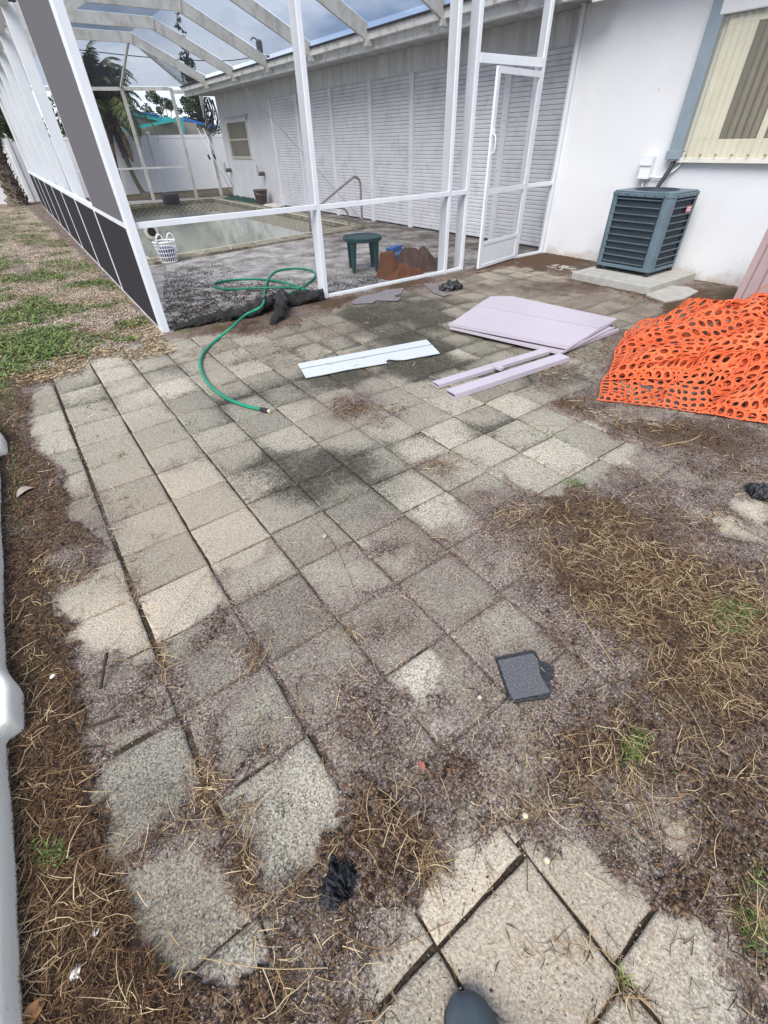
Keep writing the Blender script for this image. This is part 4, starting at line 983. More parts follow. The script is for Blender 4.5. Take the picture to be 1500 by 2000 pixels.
tr_ = m.build('trunk', M_PTRUNK, t, smooth=True)
m = MB(); g = random.Random(4)
for i, p in enumerate(sp[1:]):
    for k in range(7):
        a = g.uniform(0, 6.28); r = rr[i+1]; d = Vector((math.cos(a), math.sin(a), 0)); q = p+d*r*.8+Vector((0,0,g.uniform(-.05,.05)))
        m.bar(q, q+d*g.uniform(.06, .14)+Vector((0, 0, g.uniform(.08, .2))), .07, .02)
m.build('boot', M_PTRUNK, tr_)
palm_crown(sp[-1], 16, 1.1, 8, t, M_FROND, 1.3, .2)

# bundle of black cables at the far house corner, pool poles
t = thing('cable_bundle', 'tangle of black cables hanging at the far corner of the house', 'cables', (7.3, 20.0, 1.9))
for k in range(7):
    g = random.Random(k); x = 7.3+g.uniform(-.1, .15); y = 20.15
    p = [(x, y, 2.75), (x+g.uniform(-.1, .1), y, 2.4), (x-.15+g.uniform(-.12, .12), y+.03, 2.05), (x+g.uniform(-.2, .2), y, 1.85+g.uniform(-.1, .1)), (x+.15, y-.02, 2.15), (x+.1, y, 2.7)]
    MB().tube(spline(p, 6), .014, 6).build('cable', M_RUBBER, t, smooth=True)
for k, (x0, x1, lab) in enumerate(((6.95, 6.62, 'white pool pole leaning nearest the far house corner'), (7.12, 6.85, 'white pool pole leaning closest to the wall by the far corner'))):
    t = thing('pool_pole', lab, 'pole', (x0, 19.3, 0), 'pool poles')
    MB().tube([(x0+.35, 19.25+.1*k, .05), (x1, 19.65+.1*k, 1.95)], .016, 8).build('pole', M_ALU, t, smooth=True)
    MB().tube([(x1+.16, 19.5+.1*k, 1.12), (x1+.13, 19.53+.1*k, 1.25)], .035, 8).build('clamp', M_RUBBER, t)

# hose hooks on the far white wall
for px_, py_, lab in ((452, 332, 'dark hose hook on the white wall under the small window'), (517, 339, 'dark hose hook on the white wall beside the first shutter')):
    c = onx(px_, py_, HX); t = thing('hose_hook', lab, 'hose hook', c, 'hose hooks on the wall')
    MB().lathe((c.x-.002, c.y, c.z), [(.05,0),(.055,-.02),(.055,-.17),(.035,-.20)], 16, 'x').build('spool', vary('dull_bronze', (.10,.09,.085), .2, 20, .5), t)
    MB().lathe((c.x-.001, c.y, c.z), [(.10,0),(.10,-.008)], 16, 'x').build('wall_plate', M_ALU, t)
    pts = [(c.x-.20, c.y+.13*math.cos(a)*.5+.02, c.z+.08+.14*math.sin(a)) for a in np.linspace(-1.2, 4.3, 16)]
    MB().tube(pts, .012, 6).build('hook', M_STEEL, t, smooth=True)

# bucket, mat and box by the pool
bk = onx(515, 393, 7.17); bk = Vector((7.05, 16.3, .006))
t = thing('bucket', 'brown plastic bucket against the white wall at the far end of the deck', 'bucket', bk)
M_BROWN = vary('brown_plastic', (.14,.095,.08), .1, 10, .5)
MB().lathe(tuple(bk), [(.15,0),(.16,.01),(.21,.36),(.225,.36),(.225,.39),(.205,.39),(.15,.03),(.01,.02)], 24).build('body', M_BROWN, t, smooth=True)
m = MB().tube([(bk.x+.22*math.cos(a), bk.y-.22*math.sin(a), .36-.10*math.sin(a)) for a in np.linspace(0, math.pi, 14)], .006, 6); m.build('handle', M_STEEL, t)
def heap(name, mat, x0, x1, y0, y1, hgt, seed, n=44, ny=44, poly=None, lift=0.01, fold=.6, freq=7, **tags):
    X, Y = np.meshgrid(np.linspace(x0, x1, n), np.linspace(y0, y1, ny)); U = (X-x0)/(x1-x0); V = (Y-y0)/(y1-y0)
    e = np.minimum(np.minimum(U, 1-U), np.minimum(V, 1-V))*2
    wob = (fbm(X*4, Y*4, seed)-.5)*.35; e = e+wob*(e > .05)
    rid = 1-np.abs(fbm(X*freq, Y*freq, seed+3, 3)*2-1)*2
    Z = lift+hgt*(sstep(0, .6, e)*(1-fold)+fold*sstep(0, .5, e)*np.clip(rid, 0, 1))
    cx, cy = (x0+x1)/2, (y0+y1)/2; r = 1-.16*(np.abs(U-.5)*2*np.abs(V-.5)*2)+(fbm(X*5, Y*5, seed+9)-.5)*.25
    X = cx+(X-cx)*r; Y = cy+(Y-cy)*r
    v = np.stack([X.ravel(), Y.ravel(), Z.ravel()], 1); i = (np.arange(ny-1)[:, None]*n+np.arange(n-1)[None]).ravel()
    return mesh_obj(name, v, np.stack([i, i+1, i+n+1, i+n], 1), mat, smooth=True, **tags)
heap('cover_net', vary('dark_green_net', (.012,.05,.04), .4, 30, .8, .5, 80), 6.62, 7.3, 16.4, 19.2, .13, 4, label='crumpled dark green pool net along the wall beside the brown bucket', cat='net')
heap('rag', vary('dirty_white_rag', (.55,.53,.48), .2, 20, .9, .4), 6.7, 7.25, 15.0, 15.7, .08, 14, label='dirty white rag on the deck in front of the brown bucket', cat='rag')
heap('rag', vary('dark_green_rag', (.02,.06,.05), .3, 20, .9, .4), 6.85, 7.28, 14.2, 14.8, .07, 17, label='small dark green rag on the deck beside the dirty white rag', cat='rag')
sk = at(372, 400, .05)
t = thing('skimmer_box', 'black plastic box sitting on the far coping of the pool', 'box', (sk.x, sk.y, .05))
sx, sy = 4.95, 18.9
t.location = (sx, sy, .05)
MB().box((sx-.24, sy-.2, .0), (sx+.24, sy+.2, .30)).build('body', M_RUBBER, t, bevel=.05)
MB().lathe((sx-.05, sy-.21, .16), [(.10,0),(.11,-.03),(.06,-.04)], 14, 'y').build('round_port', M_RUBBER, t)

# laundry basket
b = at(336, 514, .01)
t = thing('laundry_basket', 'white plastic lattice basket with two handles and blue lining on the pool deck', 'basket', (b.x, b.y, .008))
M_WPL = vary('white_plastic', (.75,.75,.74), .04, 8, .4)
bx_, by_ = b.x, b.y+.12
MB().lathe((bx_, by_, .01), [(.125,0),(.13,.015),(.12,.02)], 28).build('base', M_WPL, t)
m = MB()
def brad(z): return .13+.045*z/.30
for z in (.02,.09,.15,.21,.265,.30):
    n = 28; r = brad(z); m.tube([(bx_+r*math.cos(a), by_+r*math.sin(a), z+.01) for a in np.linspace(0, 2*math.pi, n+1)], .006 if z < .29 else .012, 6, False)
for k in range(26):
    a = 2*math.pi*k/26; m.bar((bx_+brad(0)*math.cos(a), by_+brad(0)*math.sin(a), .01), (bx_+brad(.3)*math.cos(a), by_+brad(.3)*math.sin(a), .31), .011, .005, (math.cos(a), math.sin(a), 0))
m.build('lattice', M_WPL, t)
for s in (-1, 1):
    p = [(bx_+s*.085+.055*math.cos(a)*1.1, by_-.13+.0*s, .30+.13*math.sin(a)) for a in np.linspace(0, math.pi, 12)]
    MB().tube(p, .011, 8).build('handle', M_WPL, t, smooth=True)
m = MB(); m.lathe((bx_, by_, .03), [(.10,0),(.118,.1),(.128,.17),(.10,.19),(.05,.16)], 20); m.build('lining', vary('blue_cloth', (.03,.05,.20), .7, 25, .8, .5, 40), t, smooth=True)

# green garden hose
M_HOSE = vary('green_garden_hose', (.012,.20,.115), .15, 6, .4, .08, 60, dirt=(.10,.13,.09), dirtscale=20, dirtpos=(.62,.8))
hp = [(512,800),(478,792),(440,776),(408,750),(392,718),(397,690),(425,662),(452,640),(480,615),(512,597),(516,572),(524,545),(540,530),(575,524),(606,528),(616,538),(598,556),(572,570),(548,578),(543,587),(560,592),(585,588),(598,576),(585,562),(560,553),(525,547),(490,545),(450,547),(422,553),(420,560),(445,565),(490,563),(535,562),(575,562)]
pts = []
for i, (a, b_) in enumerate(hp):
    z = .016 if b_ > 640 else .022
    if i in (7, 8): z = .10
    if i == 9: z = .17
    if i == 10: z = .05
    if i in (17, 22, 24, 32, 31): z = .045
    pts.append(at(a, b_, z))
t = thing('garden_hose', 'green garden hose looped on the deck and trailing out over the slabs', 'hose', (1.1, 4, 0))
pts = pts+[at(600, 566, .02), at(612, 575, .02)]
MB().tube(spline(pts, 8), .0138, 12).build('hose', M_HOSE, t, smooth=True)
p0 = pts[0]; d0 = (pts[0]-pts[1]).normalized()
MB().tube([p0-d0*.01, p0+d0*.05, p0+d0*.055], [.017, .018, .014], 12).build('coupling', M_RUBBER, t)
MB().tube([p0+d0*.052, p0+d0*.075], [.0135, .0135], 12).build('threaded_tip', vary('pale_brass', (.62,.55,.42), .15, 60, .4, metal=.3), t)

# black sheet roll along the cage sill
M_BPL = Mat('black_plastic_sheet', .38, (.022,.022,.024), spec=.5); M_BPL.color(M_BPL.ramp(M_BPL.noise(9, 7, .75), [(.4, (.014,.014,.015)), (.62, (.05,.048,.047)), (.78, (.16,.145,.13))])); M_BPL.bump(M_BPL.noise(14, 8, .75, stretch=(1, 2.5, 2.5)), 1., .05)
def lumpy(name, pts, rad, seed, mat, amp=.35, n=34, ns=20, **tags):
    sp = spline(pts, ns); N_ = len(sp); r = np.interp(np.linspace(0, 1, N_), np.linspace(0, 1, len(rad)), rad)
    m = MB().tube(sp, [float(x) for x in r], n); v = np.array([tuple(p) for p in m.v]); 
    for i in range(N_):
        s = slice(i*n, (i+1)*n); c = np.array(sp[i]); q = v[s]-c
        ang = np.arange(n)/n*6.28
        k = 1+amp*(fbm(ang*1.6+seed, np.full(n, i*.35), seed, 5, .62)-.5)*2.4+.12*np.sin(ang*3+i*.3)
        k[-2:] = (k[-2:]+k[:2][::-1])/2
        v[s] = c+q*k[:, None]
    v[:, 2] = np.maximum(v[:, 2], .002+.004*np.sin(v[:, 0]*40))
    return mesh_obj(name, v, m.f, mat, smooth=True, **tags)
A = lambda a, b_, z: tuple(at(a, b_, z))
lumpy('plastic_sheet', [A(338,642,.03), A(390,628,.05), A(440,616,.07), A(490,606,.08), (2.2, 5.26, .08), (2.5, 5.22, .08), (2.84, 5.2, .07)], [.025,.04,.05,.06,.07,.075,.06], 5, M_BPL, .6, label='crumpled roll of black plastic sheet lying along the open cage sill', cat='plastic sheet')
lumpy('plastic_sheet', [A(530,632,.03), A(545,612,.08), A(548,595,.13), (2.35, 5.32, .12), (2.5, 5.38, .03)], [.025,.05,.06,.06,.03], 9, M_BPL, .7, label='bunched knot of black plastic sticking up beside the green hose', cat='plastic sheet')

# stool
M_GPL = vary('dark_green_plastic', (.012,.055,.055), .12, 8, .4, .03)
s0 = Vector((4.22, 6.22, .006))
t = thing('plastic_stool', 'dark green plastic patio table with round top inside the cage', 'side table', s0)
cx, cy, rz = 4.16, 6.25, .43
m = MB(); m.lathe((cx, cy, .015), [(.262,rz-.055),(.282,rz-.05),(.286,rz-.008),(.275,rz),(.25,rz-.012),(.01,rz-.012)], 40); m.build('top', M_GPL, t, smooth=False)
for a in (R_(200), R_(290), R_(20), R_(110)):
    d = Vector((math.cos(a), math.sin(a), 0)); q = Vector((-d.y, d.x, 0)); m = MB()
    c0 = Vector((cx, cy, 0))
    def ring_(r, z, w2, th): return [c0+d*r-q*w2+Vector((0,0,z)), c0+d*(r+th)-q*w2*.6+Vector((0,0,z)), c0+d*(r+th)+q*w2*.6+Vector((0,0,z)), c0+d*r+q*w2+Vector((0,0,z))]
    R1 = ring_(.235, .008, .032, .022); R2 = ring_(.225, rz-.03, .062, .04); m.add(R1+R2, [(3,2,1,0), (4,5,6,7), (0,1,5,4), (1,2,6,5), (2,3,7,6), (3,0,4,7)])
    m.build('leg', M_GPL, t, bevel=.004)
# folded flap bits on the table top
# tarp and paper bag
M_TARP = vary('brown_tarp', (.075,.042,.03), .25, 6, .8, .5, 30)
heap('tarp', M_TARP, 4.55, 5.2, 5.45, 6.15, .26, 22, fold=.4, freq=5, label='heap of dark brown cloth tarp just inside the cage', cat='tarp')
M_ORB = vary('rust_orange_bag', (.15,.055,.022), .2, 8, .8, .3, 30)
heap('bag', M_ORB, 4.02, 4.66, 5.33, 5.66, .17, 52, n=60, ny=40, fold=.5, freq=4, label='open rust orange bag crumpled beside the brown tarp', cat='bag')
heap('cloth', M_ORB, 4.0, 4.26, 5.45, 5.78, .34, 57, n=40, ny=40, fold=.2, freq=3.5, label='peaked rust orange cloth standing up left of the brown tarp', cat='cloth')
M_BLUEB = vary('bright_blue_card', (.01,.11,.38), .1, 8, .45)
bl = at(770, 512, .02)
t = thing('blue_box', 'small bright blue box standing behind the orange bag', 'box', (4.85, 6.35, .01))
rb = Matrix.Rotation(R_(25), 3, 'Z')
MB().box((4.66, 6.32, .02), (5.0, 6.42, .22), rb).build('carton', M_BLUEB, t)
m = MB()
for k in range(4): m.box((4.70+k*.065, 6.311, .10+.012*(k % 2)), (4.745+k*.065, 6.319, .145+.012*(k % 2)), rb, (4.83, 6.37, .12))
m.build('printed_lettering', vary('pale_blue_print', (.2,.4,.7), .1), t)

# ------------------------------------------------------------------ panels on the patio
M_MAUVE = vary('pale_mauve_enamel', (.45,.405,.455), .035, 3, .38, .02, 30, dirt=(.30,.25,.24), dirtscale=14, dirtpos=(.62,.8))
def sheetpoly(m, pts, th):   # pts 3d planar, thickness downward
    m.prismv(pts, (0, 0, -th)); return m
# two folded metal panels, stacked
a0, a1, a2, a3, a4 = A(877,633,.085), A(958,578,.085), A(1000,577,.085), A(1206,620,.10), A(1110,679,.075)
cs_ = A(945,585,.085)
def lerp(p, q, t_): return tuple(p[i]+(q[i]-p[i])*t_ for i in range(3))
t = thing('folded_panel', 'upper pale mauve metal panel with a long fold line, top of the stack', 'metal panel', (4, 3, .08), 'stacked mauve panels')
f0, f1 = lerp(a0, a1, .62), lerp(a4, a3, .60)
m = MB(); sheetpoly(m, [a0, f0, f1, a4], .006); m.build('sheet', M_MAUVE, t)
f0b = (f0[0]+.012, f0[1]+.012, f0[2]); f1b = (f1[0]+.012, f1[1]+.012, f1[2])
m = MB(); m.add([f0b, (a1[0],a1[1],a1[2]-.004), (a2[0],a2[1],a2[2]-.006), (a3[0],a3[1],a3[2]-.012), f1b]+[(p[0],p[1],p[2]-.01) for p in (f0b, a1, a2, a3, f1b)], [(0,4,3,2,1), (5,6,7,8,9), (0,1,6,5), (1,2,7,6), (2,3,8,7), (3,4,9,8), (4,0,5,9)]); m.build('folded_flange', M_MAUVE, t)
m = MB().bar(a0, a4, .012, .03).bar((a4[0],a4[1],a4[2]-.012), (a3[0],a3[1],a3[2]-.02), .01, .018); m.build('rolled_edge', M_MAUVE, t)
t = thing('folded_panel', 'lower pale mauve metal panel peeking out under the upper one', 'metal panel', (4, 3, .02), 'stacked mauve panels')
b0, b1, b2, b3 = A(879,640,.05), A(975,582,.05), A(1200,640,.055), A(1095,690,.045)
m = MB(); sheetpoly(m, [b0, b1, b2, b3], .006); m.build('sheet', M_MAUVE, t)
m = MB().bar(b0, b3, .012, .024).bar(b3, b2, .012, .02); m.build('rolled_edge', M_MAUVE, t)
t = thing('folded_panel', 'bottom mauve panel lying flat with one corner sticking out at the right', 'metal panel', (4, 3, .01), 'stacked mauve panels')
b0, b1, b2, b3 = A(890,638,.025), A(990,585,.025), A(1207,645,.03), A(1100,686,.02)
m = MB(); sheetpoly(m, [b0, b1, b2, b3], .006); m.build('sheet', M_MAUVE, t)
MB().bar(b3, b2, .02, .03).build('rolled_edge', M_MAUVE, t)
# two trim channels
def channel(p, q, w_, h, name, parent):
    p = Vector(p); q = Vector(q); d = (q-p).normalized(); s = d.cross(Vector((0,0,1))).normalized(); m = MB()
    up_ = Vector((0,0,1)); t_ = .004
    m.bar(p+up_*(h-t_/2), q+up_*(h-t_/2), w_, t_); m.bar(p+up_*(t_/2), q+up_*(t_/2), w_, t_)
    for sg in (-1, 1): m.bar(p+s*sg*(w_/2-t_/2)+up_*h/2, q+s*sg*(w_/2-t_/2)+up_*h/2, t_, h-2*t_)
    return m.build(name, M_MAUVE, parent)
c1a, c1b = at(851, 748, .035), at(1068, 684, .035); c2a, c2b = at(880, 768, .035), at(1102, 696, .035)
t = thing('trim_channel', 'thin pale mauve metal channel nearer the white panel', 'metal trim', (2.8, 2.45, 0), 'mauve trim channels')
channel((c1a.x, c1a.y, .004), (c1b.x, c1b.y, .012), .085, .03, 'channel', t)
t = thing('trim_channel', 'thicker pale mauve box channel with open end nearest the camera', 'metal trim', (2.8, 2.2, 0), 'mauve trim channels')
channel((c2a.x, c2a.y, .004), (c2b.x, c2b.y, .006), .11, .04, 'channel', t)
cl_ = at(972, 722, .03)
MB().box((cl_.x-.02, cl_.y-.045, .036), (cl_.x+.02, cl_.y+.045, .062)).build('clip', M_MAUVE, t, bevel=.003)
# white ribbed panel
M_WPAN = vary('white_vinyl_strip', (.52,.55,.57), .03, 4, .35, .03, 30, dirt=(.45,.46,.45), dirtscale=16, dirtpos=(.68,.8))
w0, w1_, w2_, w3 = at(581, 710, .02), at(833, 663, .02), at(859, 689, .02), at(597, 737, .02)
t = thing('plastic_plank', 'long white vinyl strip with a notch lying flat on the slabs', 'plastic strip', (2.2, 3.3, 0))
l0, l1 = w0.lerp(w3, .36), w1_.lerp(w2_, .36)
m = MB(); m.prismv([w0, w1_, l1, l0], (0,0,-.006)); st_ = m.build('strip', M_WPAN, t)
g_ = Vector((0, -.013, -.003)); n0, n1 = (l0+g_), (l1+g_)
bot = lambda s_: w3.lerp(w2_, s_)
nt_ = [bot(.0), bot(.13), bot(.3)+Vector((0,.012,0)), bot(.56), bot(.585)+Vector((0,-.0,0)), bot(.60)+Vector((.0,.05,0)), bot(.64)+Vector((.0,.07,0)), bot(.66)+Vector((.01,.03,0)), bot(.72), bot(1)]
m = MB(); m.prismv([n0, n1]+[p+Vector((0,0,-.002)) for p in nt_[::-1]], (0,0,-.006)); m.build('strip', M_WPAN, t)

# ------------------------------------------------------------------ leaning stack of fluted mauve panels at the right edge
M_MAUVE2 = vary('dusty_mauve_panel', (.34,.25,.25), .15, 4, .55, .06, 30, stretch=(1,1,.3))
lb = at(1420, 597, 0)
for k in range(3):
    t = thing('fluted_panel', ['front dusty mauve fluted panel standing behind the orange netting', 'middle dusty mauve fluted panel of the standing stack', 'rear dusty mauve fluted panel of the standing stack against the dark clutter'][k], 'fluted panel', (lb.x+.1*k, lb.y, 0), 'standing mauve panels')
    x0 = lb.x+.02+.075*k; y0 = lb.y-.02-.05*k; m = MB(); n = 14; vs = []; z1 = .86-.03*k
    pr = []
    for i in range(n*4+1):
        s = i/(n*4); ph = i % 4; dd = (0, .022, .022, 0)[ph]
        pr.append((x0+s*.15+dd, y0-s*1.5))
    vs = [(x, y, .0) for x, y in pr]+[(x+.10, y, z1) for x, y in pr]+[(x+.02, y, .0) for x, y in pr]+[(x+.12, y, z1) for x, y in pr]
    K_ = len(pr); fs = []
    for i in range(K_-1): fs += [(i, i+1, K_+i+1, K_+i), (2*K_+i+1, 2*K_+i, 3*K_+i, 3*K_+i+1), (K_+i, K_+i+1, 3*K_+i+1, 3*K_+i)]
    fs += [(0, K_, 3*K_, 2*K_), (K_-1, 3*K_-1, 4*K_-1, 2*K_-1)]
    m.add(vs, fs); m.build('fluted_sheet', M_MAUVE2, t)
    MB().bar((x0+.11, y0+.01, z1+.005), (x0+.26, y0-1.5, z1+.005), .05, .02).build('top_trim', vary('tan_trim', (.36,.27,.17), .2, 8), t)
heap('plastic_sheet', M_BPL, 5.5, 6.1, .6, 1.75, .5, 31, fold=.5, label='dark crumpled plastic behind the orange netting', cat='plastic sheet')
MB().tube(spline([(5.75, 1.85, .05), (5.78, 1.7, .25), (5.9, 1.6, .38), (5.85, 1.4, .5), (5.95, 1.2, .58)]), .006, 6).build('orange_cord', vary('faded_orange_cord', (.45,.12,.04), .1), label='thin faded orange cord over the dark plastic', cat='cord')

# ------------------------------------------------------------------ orange safety netting (real holes)
def netting(name, posf, nu, nv, mat, label, group, wf=.34):
    """each cell = square with an elongated hole; 8 rim verts"""
    k = 16; V = []; 
    ang = (np.arange(k)+.5)/k*2*np.pi
    # outer points on square
    ox = np.clip(np.cos(ang)*.75, -.5, .5); oy = np.clip(np.sin(ang)*.75, -.5, .5)
    ix = np.cos(ang)*wf*1.02; iy = np.sin(ang)*wf
    I, J = np.meshgrid(np.arange(nu), np.arange(nv), indexing='ij'); I = I.ravel(); J = J.ravel()
    gx_ = np.random.default_rng(3).normal(0, .02, (len(I), 1))
    off_ = (J % 2)*.5
    U = np.concatenate([I[:, None]+.5+ox[None]+0*off_[:, None], I[:, None]+.5+ix[None]+gx_], 1)/nu
    W = np.concatenate([J[:, None]+.5+oy[None], J[:, None]+.5+iy[None]+gx_], 1)/nv
    P_ = posf(U.ravel(), W.ravel()); n = len(I); b0 = (np.arange(n)*2*k)[:, None]; q = np.arange(k)[None]; q2 = (q+1) % k
    F = np.stack([b0+q, b0+q2, b0+k+q2, b0+k+q], 2).reshape(-1, 4)
    return P_, F
M_ORANGE = Mat('orange_safety_mesh', .5, (.90,.13,.025), spec=.3); mm = M_ORANGE
mm.color(mm.ramp(mm.noise(4, 4), [(.3, (.70,.115,.035)), (.7, (.82,.19,.075))]))
tr2 = mm.n('ShaderNodeBsdfTranslucent'); tr2.inputs[0].default_value = (.9, .12, .02, 1); ms = mm.n('ShaderNodeMixShader'); ms.inputs[0].default_value = .15
mm.l(mm.b.outputs[0], ms.inputs[1]); mm.l(tr2.outputs[0], ms.inputs[2]); mm.l(ms.outputs[0], mm.t.nodes['Material Output'].inputs[0])
NA, NB_, NC, ND = at(1160, 782, 0), at(1560, 835, 0), at(1206, 668, 0), at(1640, 640, 0)
def nbase(u, v):       # footprint quad: u along the front edge, v toward the back
    P0 = np.array(NA); P1 = np.array(NB_); P2 = np.array(NC); P3 = np.array(ND)
    return ((1-u)*(1-v))[:, None]*P0+(u*(1-v))[:, None]*P1+((1-u)*v)[:, None]*P2+(u*v)[:, None]*P3
def mound(x, y):       # pile under the net
    return .30*np.exp(-(((x-4.85)/.75)**2+((y-1.45)/.50)**2))+.16*np.exp(-(((x-4.3)/.35)**2+((y-.85)/.3)**2))+.10*np.exp(-(((x-3.85)/.25)**2+((y-1.75)/.22)**2))
def layer(u0_, u1_, v0_, v1_, lift, seed, amp, kf, shear):
    def f(u, v):
        U = u0_+(u1_-u0_)*u; V_ = v0_+(v1_-v0_)*v
        b = nbase(U, V_); x, y = b[:, 0], b[:, 1]; b = b.copy()
        ph = kf*6.283*(V_+.28*(fbm(x*1.5, y*1.5, seed)-.5)*2+.12*U)+.6*np.sin(U*5+seed)
        e = np.minimum(sstep(0, .07, u), sstep(0, .10, v))
        w_ = (.5+.5*np.sin(ph))**1.4
        ph2 = kf*9.1*(U+.3*(fbm(x*2.2+4, y*2.2, seed+5)-.5)*2)
        z = .006+lift*sstep(0, .25, np.minimum(u, v)+.0)+mound(x, y)+amp*w_*(.35+.65*e)+.035*(.5+.5*np.sin(ph2))*e+.07*(fbm(x*3.6, y*3.6, seed+2, 2)-.5)*e
        d = shear*np.cos(ph); 
        x2 = x+d*.6*e+(fbm(x*3.4, y*3.4, seed+11, 2)-.5)*.11; y2 = y+d*e+(fbm(x*3.4+7, y*3.4, seed+12, 2)-.5)*.11
        return np.stack([x2, y2, np.maximum(z, .004)], 1)
    return f
net = thing('safety_netting', 'crumpled pile of orange plastic safety netting with oval holes on the right', 'safety netting', (4.2, 1.4, 0))
for k, (arg, nu, nv) in enumerate(((dict(u0_=0, u1_=1, v0_=0, v1_=1.0, lift=.0, seed=1, amp=.04, kf=3.2, shear=.06), 25, 27),
                              (dict(u0_=.02, u1_=1.0, v0_=.28, v1_=1.12, lift=.07, seed=14, amp=.05, kf=2.6, shear=.07), 24, 22),
                              (dict(u0_=.55, u1_=1.05, v0_=-.02, v1_=.75, lift=.05, seed=25, amp=.04, kf=2.2, shear=.05), 12, 17))):
    P_, F = netting('n', layer(**arg), nu, nv, M_ORANGE, '', '')
    o = mesh_obj('net_layer', P_, F, M_ORANGE, net, smooth=True)
    s_ = o.modifiers.new('Solid', 'SOLIDIFY'); s_.thickness = .0025
heap('blue_bag', vary('blue_plastic_bag', (.02,.035,.24), .2, 6, .4, .3), 4.85, 5.5, .9, 1.5, .30, 41, fold=.35, label='dark blue plastic bag half hidden under the orange netting', cat='bag')

# ------------------------------------------------------------------ small scraps
M_SLATE = Mat('grey_roof_felt', .85, spec=.3); M_SLATE.color(M_SLATE.ramp(M_SLATE.noise(160, 5, .8), [(.35, (.045,.045,.05)), (.55, (.11,.11,.118)), (.75, (.24,.24,.25))])); M_SLATE.bump(M_SLATE.noise(140, 4, .8), .5, .004)
M_TARG = Mat('glossy_black_backing', .22, (.012,.013,.016), spec=.6); M_TARG.bump(M_TARG.noise(45, 6, .7), .9, .01)
def flat(name, px_pts, z, th, mat, parent=None, bevel=.002, **k):
    m = MB(); m.prismv([at(a, b_, z) for a, b_ in px_pts], (0,0,-th)); return m.build(name, mat, parent, bevel=bevel, **k)
t = thing('roof_shingle_piece', 'square grey shingle scrap with black glossy edges near the middle of the patio', 'shingle scrap', at(1030, 1320, 0))
flat('backing', [(967,1284),(1000,1277),(1036,1270),(1046,1272),(1055,1290),(1066,1292),(1082,1308),(1083,1322),(1074,1328),(1078,1352),(1072,1362),(1006,1372),(992,1362),(984,1334)], .016, .010, M_TARG, t)
flat('granule_face', [(973,1290),(1040,1276),(1050,1288),(1056,1320),(1075,1352),(1004,1366),(996,1356),(986,1328)], .019, .0025, M_SLATE, t, bevel=0)
lumpy('plastic_scrap', [A(652,1775,.008), A(650,1750,.02), A(664,1722,.026), A(680,1718,.02), A(692,1722,.008)], [.012,.032,.034,.02,.008], 3, M_TARG, .9, label='crumpled shiny black plastic scrap in the foreground', cat='plastic scrap')
lumpy('plastic_scrap', [A(645,1674,.008), A(651,1682,.012), A(656,1693,.008)], [.004,.010,.005], 4, M_TARG, .9, label='tiny black plastic fleck just above the larger shiny scrap', cat='plastic scrap')
flat('roof_shingle_piece', [(685,590),(705,578),(740,572),(752,566),(790,562),(783,573),(768,578),(784,582),(776,587),(735,586),(728,591),(690,593)], .015, .007, vary('faded_purple_grey_felt', (.17,.155,.165), .25, 25, .9, .3), label='jagged purple grey shingle scrap beside the cage sill', cat='shingle scrap')
flat('roof_shingle_piece', [(826,553),(850,553),(856,566),(880,574),(868,578),(848,572),(836,562)], .014, .007, vary('purple_felt', (.17,.145,.15), .25, 25, .9, .3), label='narrow purple grey shingle scrap near the dark lump', cat='shingle scrap')
lumpy('plastic_scrap', [A(858,566,.01), A(874,562,.03), A(890,560,.03), A(902,562,.01)], [.03,.07,.065,.03], 6, M_TARG, .5, label='dark plastic lump on the soil near the screen door', cat='plastic scrap')
t = flat('stepping_slab', [(1262,575),(1300,588),(1338,582),(1364,568),(1345,560),(1300,556)], .03, .045, M_CONC, bevel=.005, label='loose concrete slab beside the air conditioner pad', cat='slab')
flat('stepping_slab', [(1066,519),(1090,516),(1112,520),(1136,526),(1120,532),(1085,526)], .012, .02, M_CONC, bevel=.004, label='small broken concrete piece near the house wall', cat='slab')
lumpy('plastic_scrap', [A(1462,950,.01), A(1485,962,.02), A(1510,972,.02)], [.02,.05,.03], 8, M_TARG, .5, label='dark lump at the right edge of the patio', cat='plastic scrap')
# stick, leaves, pebbles
M_STICK = vary('dark_twig', (.045,.03,.022), .3, 30, .9, .4)
def stick(pts, r, lab, mat=M_STICK): MB().tube(spline([at(a, b_, z) for a, b_, z in pts], 6), r, 7).build('twig', mat, smooth=True, label=lab, cat='twig')
stick([(209,1275,.05), (203,1305,.035), (196,1345,.015)], .006, 'short dark twig standing up left of the slabs')
stick([(-5,1362,.012), (35,1392,.014), (62,1432,.012), (82,1452,.01), (130,1462,.01), (200,1458,.01)], .003, 'thin curved dark twig crossing the mulch by the white footing')
stick([(100,1395,.01), (130,1408,.012), (165,1420,.01), (230,1400,.01)], .004, 'crooked dark twig in the mulch right of the white footing')
stick([(1292,872,.012), (1320,866,.014), (1345,862,.012), (1370,850,.01)], .006, 'pale brown twig on the soil below the orange netting', vary('pale_twig', (.25,.17,.08), .2))
M_WLEAF = vary('white_petal', (.72,.70,.68), .1, 40, .7)
